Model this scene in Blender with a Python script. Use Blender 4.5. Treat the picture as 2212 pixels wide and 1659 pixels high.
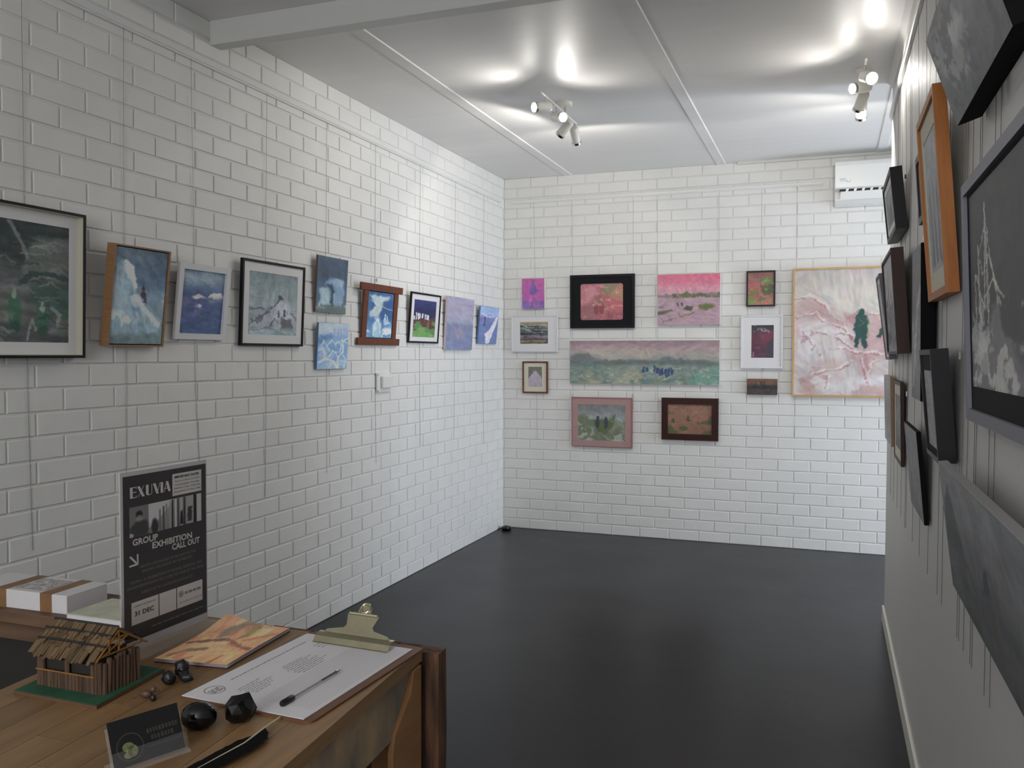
import bpy, bmesh, math, random
import numpy as np
from mathutils import Vector, Matrix

for o in list(bpy.data.objects):
    bpy.data.objects.remove(o, do_unlink=True)
S = bpy.context.scene
COL = S.collection
random.seed(7)

# ------------------------------------------------------------------ camera
FPX, YAW, PITCH, ROLL, CAMZ = 1865.7, 0.3528, 0.0337, 0.0019, 1.4969
_fw = Vector((-math.sin(YAW) * math.cos(PITCH), math.cos(YAW) * math.cos(PITCH), -math.sin(PITCH)))
_rt0 = Vector((math.cos(YAW), math.sin(YAW), 0)); _up0 = _rt0.cross(_fw)
_rt = _rt0 * math.cos(ROLL) + _up0 * math.sin(ROLL); _up = _up0 * math.cos(ROLL) - _rt0 * math.sin(ROLL)
CAM = Vector((0, 0, CAMZ))
cd = bpy.data.cameras.new('camera'); cam = bpy.data.objects.new('camera', cd); COL.objects.link(cam)
cd.sensor_fit = 'HORIZONTAL'; cd.sensor_width = 36; cd.lens = FPX / 2212 * 36; cd.clip_start = 0.02; cd.clip_end = 60
m3 = Matrix((_rt, _up, -_fw)).transposed()
cam.matrix_world = Matrix.Translation(CAM) @ m3.to_4x4()
S.camera = cam

# ------------------------------------------------------------------ world, daylight, exposure
w = bpy.data.worlds.new('world'); S.world = w; w.use_nodes = True
bg = w.node_tree.nodes['Background']; bg.inputs[0].default_value = (0.62, 0.76, 1.0, 1); bg.inputs[1].default_value = 1.0
def area(name, loc, rot, sx, sy, power, col):
    l = bpy.data.lights.new(name, 'AREA'); l.shape = 'RECTANGLE'; l.size = sx; l.size_y = sy
    l.energy = power; l.color = col
    o = bpy.data.objects.new(name, l); COL.objects.link(o); o.location = loc; o.rotation_euler = rot
    return o
# daylight through the glazed doorway of the side wing (looks along -X), then two added fills
area('daylight_side_doorway', (3.38, 6.1, 1.2), (0, math.radians(90), 0), 2.2, 1.5, 86, (0.70, 0.815, 1.0))
area('fill_behind_viewer', (-0.55, -2.42, 2.0), (math.radians(90), 0, 0), 1.4, 1.4, 58, (0.97, 0.98, 1.0))  # added fill for the foreground, from an invented opening behind the viewer
area('ceiling_fill', (3.36, 6.1, 0.35), (0, math.radians(127), 0), 0.6, 1.5, 26, (1.0, 0.965, 0.91))  # added upward fill that brightens the far ceiling, no paving is modelled
S.view_settings.view_transform = 'Standard'; S.view_settings.look = 'None'
S.view_settings.gamma = 1.0; S.view_settings.use_curve_mapping = False
S.view_settings.exposure = 0.0
LAMP_NEAR, LAMP_FAR = 7.6, 11.2      # heads turned towards the viewer / towards the back of the room

# ------------------------------------------------------------------ pixel -> point on a plane
XL, YB, H, XR, YE = -2.6534, 7.0, 3.0039, 0.305, 5.26
def ray(x, y): return _fw + _rt * ((x - 1106) / FPX) + _up * ((829.5 - y) / FPX)
def on(x, y, ax, v):
    d = ray(x, y); t = (v - CAM[ax]) / d[ax]
    return CAM + d * t
def tab(x, y, z=1.0): return on(x, y, 2, z)
def zat(P, x, y):
    d = ray(x, y); t = math.hypot(P.x, P.y) / math.hypot(d.x, d.y)
    return CAM.z + t * d.z

# ------------------------------------------------------------------ materials
def lin(c):
    c = np.asarray(c, float) / 255.0
    return np.where(c <= 0.04045, c / 12.92, ((c + 0.055) / 1.055) ** 2.4)
def mat(name, col, rough=0.5, metal=0.0, var=0.0, vscale=8.0, bump=0.0, bscale=60.0, stretch=(1, 1, 1), spec=0.5, rnd=0.0, col2=None):
    """procedural principled material: col in 0..255 sRGB, noise variation, bump, per-object random value"""
    m = bpy.data.materials.new(name); m.use_nodes = True
    nt = m.node_tree; N = nt.nodes; L = nt.links; b = N['Principled BSDF']
    c = lin(col); b.inputs['Base Color'].default_value = (*c, 1)
    b.inputs['Roughness'].default_value = rough; b.inputs['Metallic'].default_value = metal
    b.inputs['Specular IOR Level'].default_value = spec
    if var or bump or rnd:
        tc = N.new('ShaderNodeTexCoord'); mp = N.new('ShaderNodeMapping'); mp.inputs['Scale'].default_value = stretch
        L.new(tc.outputs['Object'], mp.inputs[0])
        if rnd:
            oi = N.new('ShaderNodeObjectInfo'); add = N.new('ShaderNodeVectorMath'); add.operation = 'ADD'
            sc = N.new('ShaderNodeVectorMath'); sc.operation = 'SCALE'; sc.inputs['Scale'].default_value = 37.0
            cmb = N.new('ShaderNodeCombineXYZ')
            for i in range(3): L.new(oi.outputs['Random'], cmb.inputs[i])
            L.new(cmb.outputs[0], sc.inputs[0]); L.new(mp.outputs[0], add.inputs[0]); L.new(sc.outputs[0], add.inputs[1])
            vec = add.outputs[0]
        else: vec = mp.outputs[0]
        colsock = None
        if var:
            nz = N.new('ShaderNodeTexNoise'); nz.inputs['Scale'].default_value = vscale; nz.inputs['Detail'].default_value = 6
            L.new(vec, nz.inputs['Vector'])
            mx = N.new('ShaderNodeMix'); mx.data_type = 'RGBA'
            c2 = lin(col2) if col2 is not None else np.clip(c * (1 - var), 0, 1)
            c1 = c if col2 is not None else np.clip(c * (1 + var), 0, 1)
            mx.inputs[6].default_value = (*c2, 1); mx.inputs[7].default_value = (*c1, 1)
            mr = N.new('ShaderNodeMapRange'); mr.inputs[1].default_value = 0.32; mr.inputs[2].default_value = 0.68
            L.new(nz.outputs['Fac'], mr.inputs[0]); L.new(mr.outputs[0], mx.inputs[0]); colsock = mx.outputs[2]
        if rnd:
            hs = N.new('ShaderNodeHueSaturation'); mr2 = N.new('ShaderNodeMapRange')
            mr2.inputs[3].default_value = 1 - rnd; mr2.inputs[4].default_value = 1 + rnd
            L.new(oi.outputs['Random'], mr2.inputs[0]); L.new(mr2.outputs[0], hs.inputs['Value'])
            if colsock: L.new(colsock, hs.inputs['Color'])
            else: hs.inputs['Color'].default_value = (*c, 1)
            colsock = hs.outputs[0]
        if colsock: L.new(colsock, b.inputs['Base Color'])
        if bump:
            nb = N.new('ShaderNodeTexNoise'); nb.inputs['Scale'].default_value = bscale; nb.inputs['Detail'].default_value = 4
            L.new(vec, nb.inputs['Vector'])
            bp = N.new('ShaderNodeBump'); bp.inputs['Strength'].default_value = bump; bp.inputs['Distance'].default_value = 0.002
            L.new(nb.outputs['Fac'], bp.inputs['Height']); L.new(bp.outputs[0], b.inputs['Normal'])
    return m
def emit(name, col, strength):
    m = bpy.data.materials.new(name); m.use_nodes = True; nt = m.node_tree
    b = nt.nodes['Principled BSDF']; b.inputs['Base Color'].default_value = (*col, 1)
    b.inputs['Emission Color'].default_value = (*col, 1); b.inputs['Emission Strength'].default_value = strength
    return m
def art_mat(rough=0.55):
    m = bpy.data.materials.new('painted_surface'); m.use_nodes = True; nt = m.node_tree
    b = nt.nodes['Principled BSDF']; b.inputs['Roughness'].default_value = rough
    a = nt.nodes.new('ShaderNodeVertexColor'); a.layer_name = 'paint'
    nt.links.new(a.outputs[0], b.inputs['Base Color'])
    nz = nt.nodes.new('ShaderNodeTexNoise'); nz.inputs['Scale'].default_value = 220
    tc = nt.nodes.new('ShaderNodeTexCoord'); nt.links.new(tc.outputs['Object'], nz.inputs['Vector'])
    bp = nt.nodes.new('ShaderNodeBump'); bp.inputs['Strength'].default_value = 0.25; bp.inputs['Distance'].default_value = 0.001
    nt.links.new(nz.outputs['Fac'], bp.inputs['Height']); nt.links.new(bp.outputs[0], b.inputs['Normal'])
    return m
M = {}
M['brick'] = mat('white_painted_brick', (229, 228, 224), 0.55, var=0.025, vscale=5, bump=0.25, bscale=90, rnd=0.012)
M['mortar'] = mat('white_painted_mortar', (222, 221, 218), 0.6, bump=0.4, bscale=120)
M['plaster'] = mat('white_painted_board', (207, 205, 201), 0.55, var=0.012, vscale=2, bump=0.06, bscale=150)
M['ceiling'] = mat('glossy_white_ceiling_paint', (234, 233, 231), 0.46, var=0.015, vscale=2, bump=0.10, bscale=22, stretch=(0.25, 5, 1))
M['trim'] = mat('white_gloss_trim', (214, 213, 209), 0.35)
M['skirting'] = mat('cream_skirting', (226, 224, 212), 0.4)
M['rail'] = mat('white_picture_rail', (228, 228, 226), 0.3)
M['wire'] = mat('grey_hanging_wire', (120, 118, 114), 0.4, 0.3)
M['chrome'] = mat('chrome_metal', (200, 200, 198), 0.15, 1.0)
M['nickel'] = mat('pale_brass_clip_metal', (196, 190, 160), 0.28, 1.0, var=0.08, vscale=30)
M['lampwhite'] = mat('white_lamp_enamel', (236, 233, 222), 0.35)
M['plastic'] = mat('white_plastic', (232, 232, 228), 0.25)
M['blackplastic'] = mat('black_plastic', (22, 22, 26), 0.35)
M['darkslot'] = mat('dark_vent_slot', (30, 28, 48), 0.6)
M['blackframe'] = mat('black_frame_lacquer', (17, 16, 19), 0.45, var=0.1, vscale=20, spec=.25)
M['blackmat'] = mat('black_mat_board', (26, 27, 30), 0.8, spec=.2)
M['darkpurple'] = mat('dark_plum_frame', (40, 31, 38), 0.45, spec=.3)
M['whiteframe'] = mat('white_frame_paint', (222, 222, 224), 0.45)
M['greyframe'] = mat('grey_frame_paint', (122, 122, 130), 0.5, spec=.3)
M['whitemat'] = mat('white_mat_board', (228, 226, 226), 0.75)
M['creammat'] = mat('cream_mat_board', (216, 210, 190), 0.75)
M['cream_inner'] = mat('cream_spacer', (200, 196, 172), 0.7)
M['oakframe'] = mat('oak_frame_wood', (156, 118, 82), 0.5, var=0.12, vscale=14, stretch=(1, 1, 8))
M['orangeframe'] = mat('orange_pine_frame_wood', (176, 108, 50), 0.5, spec=.3, var=0.12, vscale=12, stretch=(8, 8, 1))
M['brownframe'] = mat('red_brown_frame_wood', (108, 62, 42), 0.5, spec=.3, var=0.22, vscale=14, stretch=(6, 6, 1.5))
M['darkbrown'] = mat('dark_brown_frame_wood', (58, 33, 26), 0.45, var=0.18, vscale=16, stretch=(6, 6, 1.5), spec=.25)
M['pinkframe'] = mat('dusty_pink_frame_paint', (176, 142, 138), 0.6, var=0.03, vscale=20)
M['pinkrim'] = mat('deep_pink_frame_rim', (150, 104, 100), 0.5)
M['goldframe'] = mat('pale_gold_frame_wood', (196, 158, 104), 0.4, var=0.08, vscale=20)
M['canvasedge'] = mat('raw_canvas_edge', (226, 222, 214), 0.8)
M['bluecanvas'] = mat('blue_canvas_edge', (92, 116, 148), 0.75)
M['rustcanvas'] = mat('rust_canvas_edge', (110, 84, 72), 0.75)
M['mauvecanvas'] = mat('mauve_canvas_edge', (214, 196, 206), 0.75)
M['darkcanvas'] = mat('black_canvas_edge', (20, 18, 20), 0.85, spec=.15)
M['greycanvas'] = mat('grey_canvas_edge', (150, 148, 146), 0.75)
M['art'] = art_mat()
M['bulb'] = emit('lit_halogen_bulb', (1.0, 0.97, 0.92), 60.0)
M['stave'] = mat('oiled_timber_stave', (136, 105, 70), 0.42, var=0.16, vscale=6, stretch=(9, 0.8, 9), bump=0.1, bscale=40, rnd=0.16)
M['timber'] = mat('oiled_counter_timber', (150, 108, 68), 0.5, var=0.2, vscale=5, stretch=(6, 0.8, 6), bump=0.12, bscale=40, rnd=0.06)
M['apron'] = mat('weathered_painted_board', (186, 156, 118), 0.7, var=0.5, vscale=5, stretch=(1, 3, 1.6), col2=(116, 110, 100), bump=0.25, bscale=30)
M['rough'] = mat('rough_sawn_bark_timber', (120, 82, 54), 0.8, var=0.5, vscale=9, stretch=(6, 6, 1), col2=(44, 36, 32), bump=0.9, bscale=30, rnd=0.1)
M['ledge'] = mat('dark_ledge_timber', (92, 68, 48), 0.6, var=0.4, vscale=6, stretch=(0.8, 6, 6), bump=0.2, bscale=40, rnd=0.1)
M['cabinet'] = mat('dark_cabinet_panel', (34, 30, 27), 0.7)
M['floor'] = None

# ------------------------------------------------------------------ mesh helpers
class MB:
    def __init__(s): s.v = []; s.f = []
    def poly(s, pts):
        n = len(s.v); s.v += [tuple(p) for p in pts]; s.f.append(tuple(range(n, n + len(pts))))
    def box(s, x0, x1, y0, y1, z0, z1):
        n = len(s.v)
        s.v += [(x0, y0, z0), (x1, y0, z0), (x1, y1, z0), (x0, y1, z0), (x0, y0, z1), (x1, y0, z1), (x1, y1, z1), (x0, y1, z1)]
        s.f += [tuple(n + i for i in q) for q in ((3, 2, 1, 0), (4, 5, 6, 7), (0, 1, 5, 4), (1, 2, 6, 5), (2, 3, 7, 6), (3, 0, 4, 7))]
        return s
    def prism(s, poly, lo, hi, axis=2):
        """poly: 2-D points counter-clockwise, extruded lo..hi along axis"""
        n = len(s.v); k = len(poly)
        for h in (lo, hi):
            for a, b in poly:
                s.v.append((a, b, h) if axis == 2 else ((a, h, b) if axis == 1 else (h, a, b)))
        s.f.append(tuple(n + i for i in reversed(range(k)))); s.f.append(tuple(n + k + i for i in range(k)))
        for i in range(k):
            j = (i + 1) % k; s.f.append((n + i, n + j, n + k + j, n + k + i))
        return s
    def ring(s, outer, inner, y0, y1):
        """rectangular ring in XZ; outer/inner = (x0,x1,z0,z1); depth y0(front)..y1(back)"""
        n = len(s.v)
        def cs(r): return [(r[0], r[2]), (r[1], r[2]), (r[1], r[3]), (r[0], r[3])]
        for y in (y0, y1):
            for q in (outer, inner):
                for a, b in cs(q): s.v.append((a, y, b))
        for i in range(4):
            j = (i + 1) % 4
            s.f.append((n + i, n + j, n + 4 + j, n + 4 + i))
            s.f.append((n + 8 + j, n + 8 + i, n + 12 + i, n + 12 + j))
            s.f.append((n + j, n + i, n + 8 + i, n + 8 + j))
            s.f.append((n + 4 + i, n + 4 + j, n + 12 + j, n + 12 + i))
        return s
    def tube(s, pts, r, n=8, caps=True):
        pts = [Vector(p) for p in pts]; base = len(s.v)
        rr = r if isinstance(r, (list, tuple)) else [r] * len(pts)
        for i, p in enumerate(pts):
            t = (pts[min(i + 1, len(pts) - 1)] - pts[max(i - 1, 0)]).normalized()
            a = Vector((0, 0, 1)) if abs(t.z) < 0.9 else Vector((1, 0, 0))
            u = t.cross(a).normalized(); v = t.cross(u)
            for k in range(n):
                th = 2 * math.pi * k / n; s.v.append(tuple(p + (u * math.cos(th) + v * math.sin(th)) * rr[i]))
        for i in range(len(pts) - 1):
            for k in range(n):
                a = base + i * n + k; b = base + i * n + (k + 1) % n; s.f.append((a, b, b + n, a + n))
        if caps:
            s.f.append(tuple(base + k for k in reversed(range(n)))); s.f.append(tuple(base + (len(pts) - 1) * n + k for k in range(n)))
        return s
    def lathe(s, prof, n=24, axis=Vector((0, 0, 1)), org=Vector((0, 0, 0))):
        axis = Vector(axis).normalized(); a = Vector((0, 0, 1)) if abs(axis.z) < 0.9 else Vector((1, 0, 0))
        u = axis.cross(a).normalized(); v = axis.cross(u); base = len(s.v); org = Vector(org)
        for r, h in prof:
            for k in range(n):
                th = 2 * math.pi * k / n; s.v.append(tuple(org + axis * h + (u * math.cos(th) + v * math.sin(th)) * r))
        for i in range(len(prof) - 1):
            for k in range(n):
                q = base + i * n + k; t = base + i * n + (k + 1) % n; s.f.append((q, t, t + n, q + n))
        s.f.append(tuple(base + k for k in reversed(range(n)))); s.f.append(tuple(base + (len(prof) - 1) * n + k for k in range(n)))
        return s
    def mesh(s, name, smooth=False, fix=True, bevel=0):
        me = bpy.data.meshes.new(name); me.from_pydata(s.v, [], s.f)
        if fix or bevel:
            b = bmesh.new(); b.from_mesh(me)
            if bevel: bmesh.ops.bevel(b, geom=list(b.edges), offset=bevel, segments=1, affect='EDGES')
            bmesh.ops.recalc_face_normals(b, faces=b.faces); b.to_mesh(me); b.free()
        if smooth:
            me.polygons.foreach_set('use_smooth', [True] * len(me.polygons))
        me.update(); return me
    def build(s, name, m, parent=None, smooth=False, bevel=0):
        me = s.mesh(name, smooth, True, bevel); me.materials.append(m); return link(name, me, parent)
def link(name, me, parent=None):
    o = bpy.data.objects.new(name, me); COL.objects.link(o)
    if parent: o.parent = parent
    return o
def tag(o, label=None, cat=None, group=None, kind=None):
    if label: o['label'] = label
    if cat: o['category'] = cat
    if group: o['group'] = group
    if kind: o['kind'] = kind
    return o
def empty(name, loc, label, cat, rot=(0, 0, 0), group=None):
    o = bpy.data.objects.new(name, None); COL.objects.link(o); o.location = loc; o.rotation_euler = rot
    o.empty_display_size = 0.05
    return tag(o, label, cat, group)
def smoothed(o, deg=35):
    me = o.data; me.polygons.foreach_set('use_smooth', [True] * len(me.polygons))
    try: me.set_sharp_from_angle(angle=math.radians(deg))
    except Exception: pass
    return o
def text_mb(txt, size, x, z, align='LEFT', y=0.0, sx=1.0, shear=0.0, offset=0.0):
    """flat lettering as mesh verts/faces in the XZ plane at depth y (front is -Y)"""
    cu = bpy.data.curves.new('t', 'FONT'); cu.body = txt; cu.size = size; cu.align_x = align
    cu.resolution_u = 2; cu.shear = shear; cu.offset = offset
    ob = bpy.data.objects.new('t', cu); COL.objects.link(ob)
    dg = bpy.context.evaluated_depsgraph_get(); ev = ob.evaluated_get(dg)
    me = ev.to_mesh()
    mb = MB(); mb.v = [(x + v.co.x * sx, y, z + v.co.y) for v in me.vertices]; mb.f = [tuple(p.vertices) for p in me.polygons]
    ev.to_mesh_clear(); bpy.data.objects.remove(ob, do_unlink=True); bpy.data.curves.remove(cu)
    return mb
def join(*mbs):
    r = MB()
    for m in mbs:
        n = len(r.v); r.v += m.v; r.f += [tuple(i + n for i in f) for f in m.f]
    return r
def flat(mb, name, m, parent):
    me = mb.mesh(name, fix=False); me.materials.append(m); return link(name, me, parent)

# ------------------------------------------------------------------ structure
def floor_material():
    m = bpy.data.materials.new('dark_grey_painted_concrete'); m.use_nodes = True; nt = m.node_tree; N = nt.nodes; L = nt.links
    b = N['Principled BSDF']; b.inputs['Specular IOR Level'].default_value = 0.22; tc = N.new('ShaderNodeTexCoord')
    n1 = N.new('ShaderNodeTexNoise'); n1.inputs['Scale'].default_value = 1.6; n1.inputs['Detail'].default_value = 7; L.new(tc.outputs['Object'], n1.inputs['Vector'])
    r1 = N.new('ShaderNodeValToRGB'); r1.color_ramp.elements[0].position = 0.3; r1.color_ramp.elements[0].color = (0.0085, 0.0090, 0.0115, 1)
    r1.color_ramp.elements[1].position = 0.75; r1.color_ramp.elements[1].color = (0.015, 0.0155, 0.0185, 1); L.new(n1.outputs['Fac'], r1.inputs[0])
    # small dark paint chips and spots
    v = N.new('ShaderNodeTexVoronoi'); v.inputs['Scale'].default_value = 5.5; v.inputs['Randomness'].default_value = 1.0; L.new(tc.outputs['Object'], v.inputs['Vector'])
    n2 = N.new('ShaderNodeTexNoise'); n2.inputs['Scale'].default_value = 1.1; L.new(tc.outputs['Object'], n2.inputs['Vector'])
    lt = N.new('ShaderNodeMath'); lt.operation = 'LESS_THAN'; lt.inputs[1].default_value = 0.05; L.new(v.outputs['Distance'], lt.inputs[0])
    gt = N.new('ShaderNodeMath'); gt.operation = 'GREATER_THAN'; gt.inputs[1].default_value = 0.56; L.new(n2.outputs['Fac'], gt.inputs[0])
    mu = N.new('ShaderNodeMath'); mu.operation = 'MULTIPLY'; L.new(lt.outputs[0], mu.inputs[0]); L.new(gt.outputs[0], mu.inputs[1])
    mx = N.new('ShaderNodeMix'); mx.data_type = 'RGBA'; mx.inputs[7].default_value = (0.008, 0.008, 0.009, 1)
    L.new(mu.outputs[0], mx.inputs[0]); L.new(r1.outputs[0], mx.inputs[6]); L.new(mx.outputs[2], b.inputs['Base Color'])
    n3 = N.new('ShaderNodeTexNoise'); n3.inputs['Scale'].default_value = 2.2; n3.inputs['Detail'].default_value = 5; L.new(tc.outputs['Object'], n3.inputs['Vector'])
    mr = N.new('ShaderNodeMapRange'); mr.inputs[3].default_value = 0.24; mr.inputs[4].default_value = 0.36; L.new(n3.outputs['Fac'], mr.inputs[0]); L.new(mr.outputs[0], b.inputs['Roughness'])
    nb = N.new('ShaderNodeTexNoise'); nb.inputs['Scale'].default_value = 14; nb.inputs['Detail'].default_value = 5; L.new(tc.outputs['Object'], nb.inputs['Vector'])
    bp = N.new('ShaderNodeBump'); bp.inputs['Strength'].default_value = 0.12; bp.inputs['Distance'].default_value = 0.004
    L.new(nb.outputs['Fac'], bp.inputs['Height']); L.new(bp.outputs[0], b.inputs['Normal'])
    return m
M['floor'] = floor_material()
YN, XW = -2.5, 3.3           # near wall and far end of the side wing
tag(MB().box(XL - 0.2, XW + 0.2, YN - 0.2, YB + 0.2, -0.1, 0.0).build('floor', M['floor']), 'dark grey painted concrete floor', kind='structure')
tag(MB().box(XL - 0.2, XW + 0.2, YN - 0.2, YB + 0.2, H, H + 0.1).build('ceiling', M['ceiling']), 'glossy white painted ceiling', kind='structure')

REC = 0.0050                  # joint recess
CH, BL_, JW = 0.086, 0.24, 0.009
Z0 = -0.0038
def brick_mesh(wd, hg, dp, ch=0.0024):
    x, z = wd / 2, hg / 2
    v = [(-x, 0, -z), (x, 0, -z), (x, 0, z), (-x, 0, z),
         (-x, -dp + ch, -z), (x, -dp + ch, -z), (x, -dp + ch, z), (-x, -dp + ch, z),
         (-x + ch, -dp, -z + ch), (x - ch, -dp, -z + ch), (x - ch, -dp, z - ch), (-x + ch, -dp, z - ch)]
    f = [(0, 1, 5, 4), (1, 2, 6, 5), (2, 3, 7, 6), (3, 0, 4, 7), (4, 5, 9, 8), (5, 6, 10, 9), (6, 7, 11, 10), (7, 4, 8, 11), (8, 9, 10, 11)]
    return v, f
def project(P):
    d = Vector(P) - CAM; z = d.dot(_fw)
    if z < 0.05: return None
    return (1106 + FPX * d.dot(_rt) / z, 829.5 - FPX * d.dot(_up) / z, z)
def brick_wall(root, a0, a1, jodd, tofn, rz):
    """bricks laid along the wall axis a0..a1; jodd = joint phase of odd courses; tofn(a, z, d) -> world point (d out of wall)"""
    DP = 0.02; rng = random.Random(11)
    bv, bf = brick_mesh(BL_ - JW, CH - JW, DP)
    cells = []
    for k in range(36):
        zc = Z0 + CH * (k + 0.5); z0 = max(zc - (CH - JW) / 2, 0.002); z1 = min(zc + (CH - JW) / 2, H - 0.001)
        if z1 - z0 < 0.01: continue
        ph = jodd if k % 2 else jodd + BL_ / 2
        i0 = math.floor((a0 - ph) / BL_) - 1
        for i in range(i0, i0 + int((a1 - a0) / BL_) + 4):
            s = max(ph + i * BL_ + JW / 2, a0 + 0.001); e = min(ph + (i + 1) * BL_ - JW / 2, a1 - 0.001)
            if e - s < 0.012: continue
            px = [project(tofn(a, z, 0)) for a in (s, e) for z in (z0, z1)]
            area_ = 0
            if all(px):
                xs = [q[0] for q in px]; ys = [q[1] for q in px]
                cx, cy = sum(xs) / 4, sum(ys) / 4
                if -20 < cx < 1915 and -20 < cy < 1520: area_ = (max(xs) - min(xs)) * (abs(px[0][1] - px[1][1]) + abs(px[2][1] - px[3][1])) / 2
            cells.append((area_, s, e, z0, z1))
    cells.sort(key=lambda c: -c[0])
    sm = bpy.data.meshes.new('brick'); sm.from_pydata(bv, [], bf); sm.materials.append(M['brick']); sm.update()
    rest = MB()
    for n, (ar, s, e, z0, z1) in enumerate(cells):
        jit = rng.uniform(-0.0008, 0.0008); tw = rng.uniform(-0.004, 0.004)
        sx = (e - s) / (BL_ - JW); sz = (z1 - z0) / (CH - JW)
        mw = Matrix.Translation(tofn((s + e) / 2, (z0 + z1) / 2 + rng.uniform(-0.0006, 0.0006), jit - DP)) @ Matrix.Rotation(rz + tw * 0.4, 4, 'Z') @ Matrix.Diagonal((sx, 1, sz, 1)) @ Matrix.Rotation(tw * 0.5, 4, 'Y')
        # local front is -Y, so shift so that the front face sits at d = jit
        if n < 300 and ar > 0:
            o = link('brick', sm, root); o.matrix_world = mw
        else:
            b = len(rest.v); rest.v += [tuple(mw @ Vector(q)) for q in bv]; rest.f += [tuple(b + i for i in q) for q in bf]
    me = rest.mesh('brick_courses', fix=False); me.materials.append(M['brick'])
    tag(link('brick_courses', me, root), 'further white painted bricks of the wall', kind='stuff')
# left wall (faces +X) and back wall (faces -Y)
wl = MB().box(XL - 0.2, XL - REC, YN - 0.2, YB + 0.2, 0.0, H).build('wall_left', M['mortar'])
tag(wl, 'long white painted brick wall on the left', kind='structure')
brick_wall(wl, -0.5, YB, 3.619, lambda a, z, d: Vector((XL + d, a, z)), math.radians(90))
wb = MB().box(XL - REC, XW + 0.2, YB + REC, YB + 0.2, 0.0, H).build('wall_back', M['mortar'])
tag(wb, 'white painted brick wall at the back of the gallery', kind='structure')
brick_wall(wb, XL, XW, XL + 0.119, lambda a, z, d: Vector((a, YB - d, z)), 0.0)
# right partition, wing walls, near wall with an unseen opening added for the fill light
tag(MB().box(XR, XR + 0.11, YN, YE, 0, H).build('wall_right', M['plaster']), 'smooth white partition wall crowded with dark paintings', kind='structure')
tag(MB().box(XR + 0.11, XW, YE - 0.11, YE, 0, H).build('wall_wing', M['plaster']), kind='structure')
ww = MB(); ww.box(XW, XW + 0.15, YE - 0.11, 5.35, 0, H); ww.box(XW, XW + 0.15, 6.85, YB, 0, H); ww.box(XW, XW + 0.15, 5.35, 6.85, 2.3, H)
tag(ww.build('wall_wing_end', M['plaster']), kind='structure')
wn = MB(); wn.box(XL, -1.3, YN - 0.15, YN, 0, H); wn.box(0.2, XR, YN - 0.15, YN, 0, H); wn.box(-1.3, 0.2, YN - 0.15, YN, 0, 1.25); wn.box(-1.3, 0.2, YN - 0.15, YN, 2.75, H)
tag(wn.build('wall_front', M['plaster']), kind='structure')
tag(MB().box(XR - 0.012, XR, YN, YE + 0.004, 0.0, 0.088).build('baseboard_right', M['skirting'], bevel=0.003), kind='structure')
tag(MB().prism([(XR - 0.024, H), (XR, H - 0.03), (XR, H)], YN, YE + 0.006, axis=1).build('trim_1', M['trim']), 'thin white cornice strip along the partition', kind='structure')
tag(MB().box(XL, XR, 3.24, 3.312, 2.895, H).build('trim_2', M['trim'], bevel=0.002), 'white painted ceiling beam crossing the room', kind='structure')
for n, (xa, xb) in enumerate(((-2.118, -2.042), (-0.862, -0.79), (0.30, 0.37))):
    tag(MB().prism([(xa, H), (xa + 0.004, H - 0.007), (xb - 0.004, H - 0.007), (xb, H)], 3.312 if n < 2 else YE, YB, axis=1).build('trim_%d' % (3 + n), M['ceiling']), 'flat white cover strip on the ceiling', kind='structure')
tag(MB().box(-0.7, XW, YB - 0.022, YB, H - 0.02, H).build('trim_6', M['trim']), 'small white bead between ceiling and back wall', kind='structure')

# ------------------------------------------------------------------ painted pictures: procedural paint laid on a fine grid
_T = np.random.RandomState(5).rand(64, 64) * 2 - 1
def vn(x, y, seed=0):
    x = x + seed * 17.13; y = y + seed * 5.71
    xi = np.floor(x).astype(int); yi = np.floor(y).astype(int); fx = x - xi; fy = y - yi
    fx = fx * fx * (3 - 2 * fx); fy = fy * fy * (3 - 2 * fy)
    g = lambda a, b: _T[a % 64, b % 64]
    return (g(xi, yi) * (1 - fx) + g(xi + 1, yi) * fx) * (1 - fy) + (g(xi, yi + 1) * (1 - fx) + g(xi + 1, yi + 1) * fx) * fy
def fbm(x, y, seed=0, o=4):
    r = 0; a = 1; t = 0
    for k in range(o): r = r + a * vn(x * 2 ** k, y * 2 ** k, seed + k); t += a; a *= 0.55
    return r / t
def sst(a, b, x):
    t = np.clip((x - a) / (b - a + 1e-9), 0, 1); return t * t * (3 - 2 * t)
SAT = 0.80
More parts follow.
